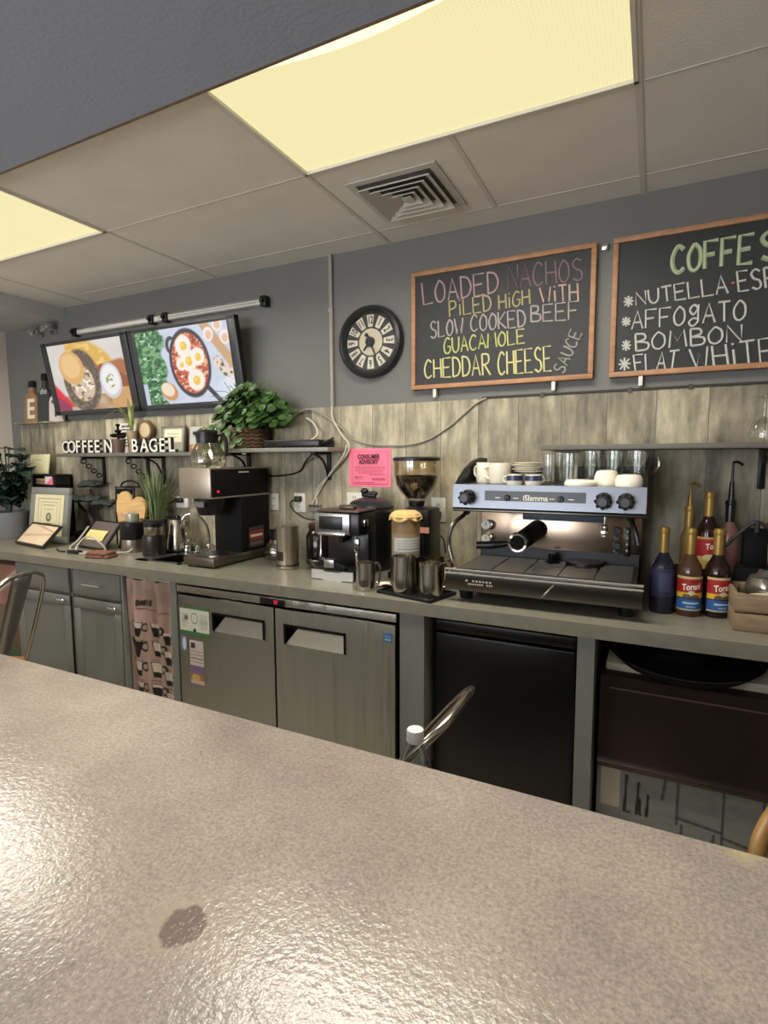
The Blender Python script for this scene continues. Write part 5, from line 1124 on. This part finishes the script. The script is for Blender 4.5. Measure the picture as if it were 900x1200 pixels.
syrup(.045,2.13,ZT,'dark blue-labelled syrup bottle nearest the espresso machine',BLUEL,GOLD,None,None,.2)
p = Pic(30,50,(40,42,72)); p.put(p.rect(.3,.2,.7,.85),(70,74,104)); p.put(p.n(8,2),(44,46,84),.4)
for o_ in [q for q in bpy.data.objects if q.get('label','').startswith('dark blue-labelled')]: p.o('label',lambda u,v:(.0405*math.sin((u-.5)*2.4),-.0405*math.cos((u-.5)*2.4),.06+.10*v),PAINTM,o_)
syrup(.128,2.13,ZT,'red, yellow and blue labelled syrup bottle, the left of the front pair',AMB,GOLD,'Torani',label_pic(),0.15)
syrup(.212,2.15,ZT,'red, yellow and blue labelled syrup bottle, the right of the front pair beside the crate',DARKL,GOLD,'Torani',label_pic(),0.45)
t = T('bottle_riser','black step riser behind the front syrup bottles','riser',(.245,2.358,ZT))
B().box(-.20,-.085,0,.30,.12,.115,.004).o('step', MBLACK, t); B().box(-.20,-.088,.108,.30,-.08,.118,.002).o('front_lip', BLACK, t)
p = Pic(72,80,(156,28,28)); p.put(p.rect(0,.93,1,1),(190,150,90)); p.put(p.rect(0,0,1,.38),(196,166,96)); p.put(p.ell(.5,.36,.2,.1),(214,196,150))
syrup(.192,2.32,ZT+.115,'dark syrup bottle with a red label on the riser, behind the front pair',DARKL,GOLD,'To',p,.1)
syrup(.130,2.33,ZT+.115,'slim gold-topped syrup bottle with a pourer, tallest behind the left front bottle',mat('gold_syrup',(110,86,52),.15),GOLD,None,None,0,.085,.82,.028)
syrup(.264,2.37,ZT+.115,'pale pinkish syrup bottle with a black pump, left of the black bag',mat('pink_syrup',(120,84,78),.15),BLACK,None,None,0,.14,.90,.034)
p = Pic(60,60,(170,190,178)); p.put(p.rect(0,.75,1,1),(206,200,150)); p.put(p.line(0,.7,1,.55,.06),(214,190,110)); p.put(p.rect(0,0,1,.32),(190,84,36)); p.put(p.line(0,.32,1,.42,.06),(224,150,60)); p.put(p.ell(.5,.5,.25,.12),(110,160,170))
syrup(.397,2.34,ZT+.115,'syrup bottle with a pale green and orange label at the right edge, above the crate',mat('orange_syrup',(96,50,26),.12),GOLD,None,p,0.1,None,1.0,.038)
# black bag with twin handles
t = T('cloth_bag','black bag with looped strap handles behind the wooden crate','bag',(.325,2.235,ZT))
b = B().box(-.062,-.028,0,.062,.028,.175,.012)
for v in b.bm.verts:
    k = v.co.z/.175; v.co.x *= 1-.1*k+.05*math.sin(v.co.z*60+v.co.y*40); v.co.y *= 1-.2*k
b.o('body', MBLACK, t)
B().box(-.037,-.024,.16,.037,.024,.30,.01).o('inner_bottle_sleeve', mat('sleeve_black',(8,9,10),.7,spec=.15), t)
B().tube([(-.09,-.03,.235),(-.05,-.032,.285),(0,-.034,.325),(.05,-.032,.285),(.10,-.03,.23)],.006,6,5).tube([(0,-.034,.33),(0,-.03,.29)],.008,6).o('strap', mat('strap_black',(32,30,30),.7), t)
# crate
t = T('wooden_crate','pale wooden slatted crate holding foil bags at the right end of the worktop','crate',(.245,1.985,ZT))
for k,(z0,z1) in enumerate(((.004,.058),(.064,.120))): B().box(0,-.004,z0,.34,.010,z1,.002).o('front_slat', CRATE, t); B().box(0,.19,z0,.34,.204,z1,.002).o('back_slat', CRATE, t); B().box(-.0,.01,z0,.012,.19,z1,.002).o('side_slat', CRATE, t); B().box(.328,.01,z0,.34,.19,z1,.002).o('side_slat', CRATE, t)
for x in (.012,.31):
    for y in (.010,.172): B().box(x,y,.002,x+.018,y+.018,.118,.002).o('corner_post', CRATE, t)
B().box(0,0,0,.34,.20,.006).o('bottom', CRATE, t)
def bag(name,label,c,s,m,seed):
    b = B(); b.ball((0,0,0),s,20)
    for v in b.bm.verts:
        n_ = math.sin(v.co.x*150+seed)*math.cos(v.co.y*130+seed*2)+math.sin(v.co.z*170+seed*3); v.co *= 1+.10*n_; v.co.z = max(v.co.z,-s[2]*.8)
    o = b.o(name,m); o.location = (c[0],c[1],c[2]); base(o,(0,0,-s[2]*.8)); return tag(o,label,'bag','bags in the crate')
bag('foil_bag','crumpled silvery plastic bag bulging out of the wooden crate',(.345,2.125,ZT+.115),(.055,.055,.06),mat('crumpled_foil',(150,146,136),.15,.8),1.)
bag('packet_bag','flat white packet lying at the front inside the wooden crate',(.34,2.045,ZT+.085),(.060,.026,.035),mat('white_packet',(196,188,166),.4),4.)
bag('cream_bag','cream paper packet at the right inside the wooden crate',(.475,2.055,ZT+.09),(.06,.035,.035),CREAM,2.)
t = T('wine_glass','upturned stemmed glass at the right end of the wall shelf','glass',(.352,2.39,1.520))
B().lathe([(.04,0),(.046,.03),(.038,.07),(.006,.095),(.005,.16),(.036,.168),(.036,.171),(0,.172)],(0,0,0),28).o('glass', GLASS, t)

# ================================================================ CHAIRS, BOTTLE, BOXES ON THE FLOOR
def metal_chair(label, loc, rz, recline=.28, L_=.41):
    """faces local -y; back rises at +y"""
    t = T('metal_chair', label, 'chair', loc, rz, 'metal chairs'); GM = mat('chair_steel',(150,146,136),.32,.95)
    P = []
    s_ = B().box(-.18,-.19,.435,.18,.17,.462,.02); s_.o('seat', WOODS, t)
    B().box(-.17,-.18,.405,.17,.16,.436,.01).o('seat_apron', GM, t)
    for sx in (-1,1):
        for sy in (-1,1):
            B().tube([(sx*.155,sy*.15 if sy<0 else .14,.43),(sx*.21,-.22 if sy<0 else .22,0)],lambda q:.016-.005*q,8).o('leg', GM, t)
    b = B()
    for a in ((-.17,-.17,.17,.165),(.17,-.17,-.17,.165)): b.tube([(a[0],a[1],.22),(0,0,.24),(a[2],a[3],.22)],.007,6)
    b.o('cross_brace', GM, t)
    dy = lambda u: .155+recline*u
    pts = [(-.165,.15,.43),(-.168,dy(.06),.47),(-.172,dy(.5),.43+L_*.55),(-.155,dy(.85),.43+L_*.88),(-.10,dy(1.0),.43+L_*1.0),(0,dy(1.03),.43+L_*1.03),(.10,dy(1.0),.43+L_),(.155,dy(.85),.43+L_*.88),(.172,dy(.5),.43+L_*.55),(.168,dy(.06),.47),(.165,.15,.43)]
    B().tube(pts,.0105,10,6).o('back_loop', mat('loop_steel',(186,182,170),.22,1.), t)
    b = B(); n = 10
    for side in (0,1):
        pass
    V = []
    for i in range(n+1):
        u = i/n*.99; w_ = .042+.02*u; c = dy(u)+.004; z = .44+L_*u
        V.append([b.bm.verts.new((-w_,c,z)),b.bm.verts.new((-w_*.4,c+.012,z)),b.bm.verts.new((w_*.4,c+.012,z)),b.bm.verts.new((w_,c,z))])
    for i in range(n):
        for j in range(3): b.bm.faces.new([V[i][j],V[i][j+1],V[i+1][j+1],V[i+1][j]])
    o = b.o('back_splat', mat('splat_steel',(150,148,142),.35,.9), t); md = o.modifiers.new('thickness','SOLIDIFY'); md.thickness = .004
    return t
fx, fy = -.95,-.31
metal_chair('steel loop-back chair with a wooden seat in front of the grey cabinets at left', (-2.955,1.395,0), math.atan2(fx,-fy), .17, .49)
metal_chair('steel loop-back chair seen edge-on behind the water bottle, in front of the black refrigerator', (-.885,1.22,0), math.radians(-90), .33, .44)
t = T('water_bottle','clear plastic water bottle with a white cap just behind the bar edge','bottle',(-.365,.86,.785))
BG = glass('bottle_plastic',(236,242,246),.18)
B().lathe([(0,0),(.030,0),(.032,.006),(.032,.10),(.031,.105),(.032,.11),(.0305,.128),(.022,.155),(.0135,.172),(.0125,.182)],(0,0,0),32).o('body', BG, t)
B().lathe([(.0323,.03),(.0323,.105)],(0,0,0),32).o('label_band', mat('bottle_label',(206,208,210),.5), t)
b = B().lathe([(.0145,.178),(.0155,.180),(.0155,.198),(.0145,.2005),(0,.2005)],(0,0,0),32); b.lathe([(.0160,.180),(.0160,.183)],(0,0,0),32); b.o('cap', mat('cap_white',(228,228,232),.4), t)
t = T('bentwood_chair','tan bentwood chair whose curved back shows behind the bar at lower right','chair',(.47,1.17,0),math.radians(40))
TAN = mat('tan_bentwood',(156,118,66),.45,noise=.2,nscale=14)
B().lathe([(0,.44),(.19,.44),(.20,.45),(.20,.465),(.19,.47),(0,.47)],(0,0,0),32).o('seat', BLACK, t)
for a in (.8,2.35,3.95,5.5): B().tube([(.15*math.cos(a),.15*math.sin(a),.445),(.21*math.cos(a),.21*math.sin(a),0)],.014,8).o('leg', TAN, t)
B().tube([(-.17,.10,.45),(-.19,.16,.60),(-.15,.21,.71),(0,.25,.76),(.15,.21,.71),(.19,.16,.60),(.17,.10,.45)],.016,10,6).o('back_hoop', TAN, t)
B().tube([(-.10,.14,.46),(-.09,.18,.58),(0,.215,.64),(.09,.18,.58),(.10,.14,.46)],.010,8,6).o('inner_hoop', TAN, t)
def carton(x,y,w_,d_,h,z,m,label,pic=None):
    t = T('cardboard_carton',label,'box',(x,y,z),0,'cartons under the worktop')
    B().box(-w_/2,-d_/2,0,w_/2,d_/2,h,.003).o('carton',m,t)
    B().box(-w_/2,-.02,h-.001,w_/2,.02,h+.001).o('tape',mat('tape',(176,150,110),.3),t)
    if pic: pic.o('printed_front',lambda u,v:(-w_/2+.004+(w_-.008)*u,-d_/2-.001,.004+(h-.008)*v),PAINTM,t)
p = Pic(30,30,(196,150,140)); p.put(p.n(4,2),(150,90,80),.7); p.put(p.line(0,.2,1,.9,.1),(226,206,196))
carton(-3.62,2.12,.34,.36,.26,.56,mat('carton_pink',(170,130,120),.7),'pinkish printed carton on top of the pile under the worktop at far left',p)
carton(-3.62,2.12,.36,.38,.26,.30,mat('carton_brown',(132,108,84),.7),'plain brown carton in the middle of the pile under the worktop at far left')
carton(-3.62,2.12,.36,.40,.30,.0,mat('carton_green',(74,92,62),.7),'green carton at the bottom of the pile under the worktop at far left')
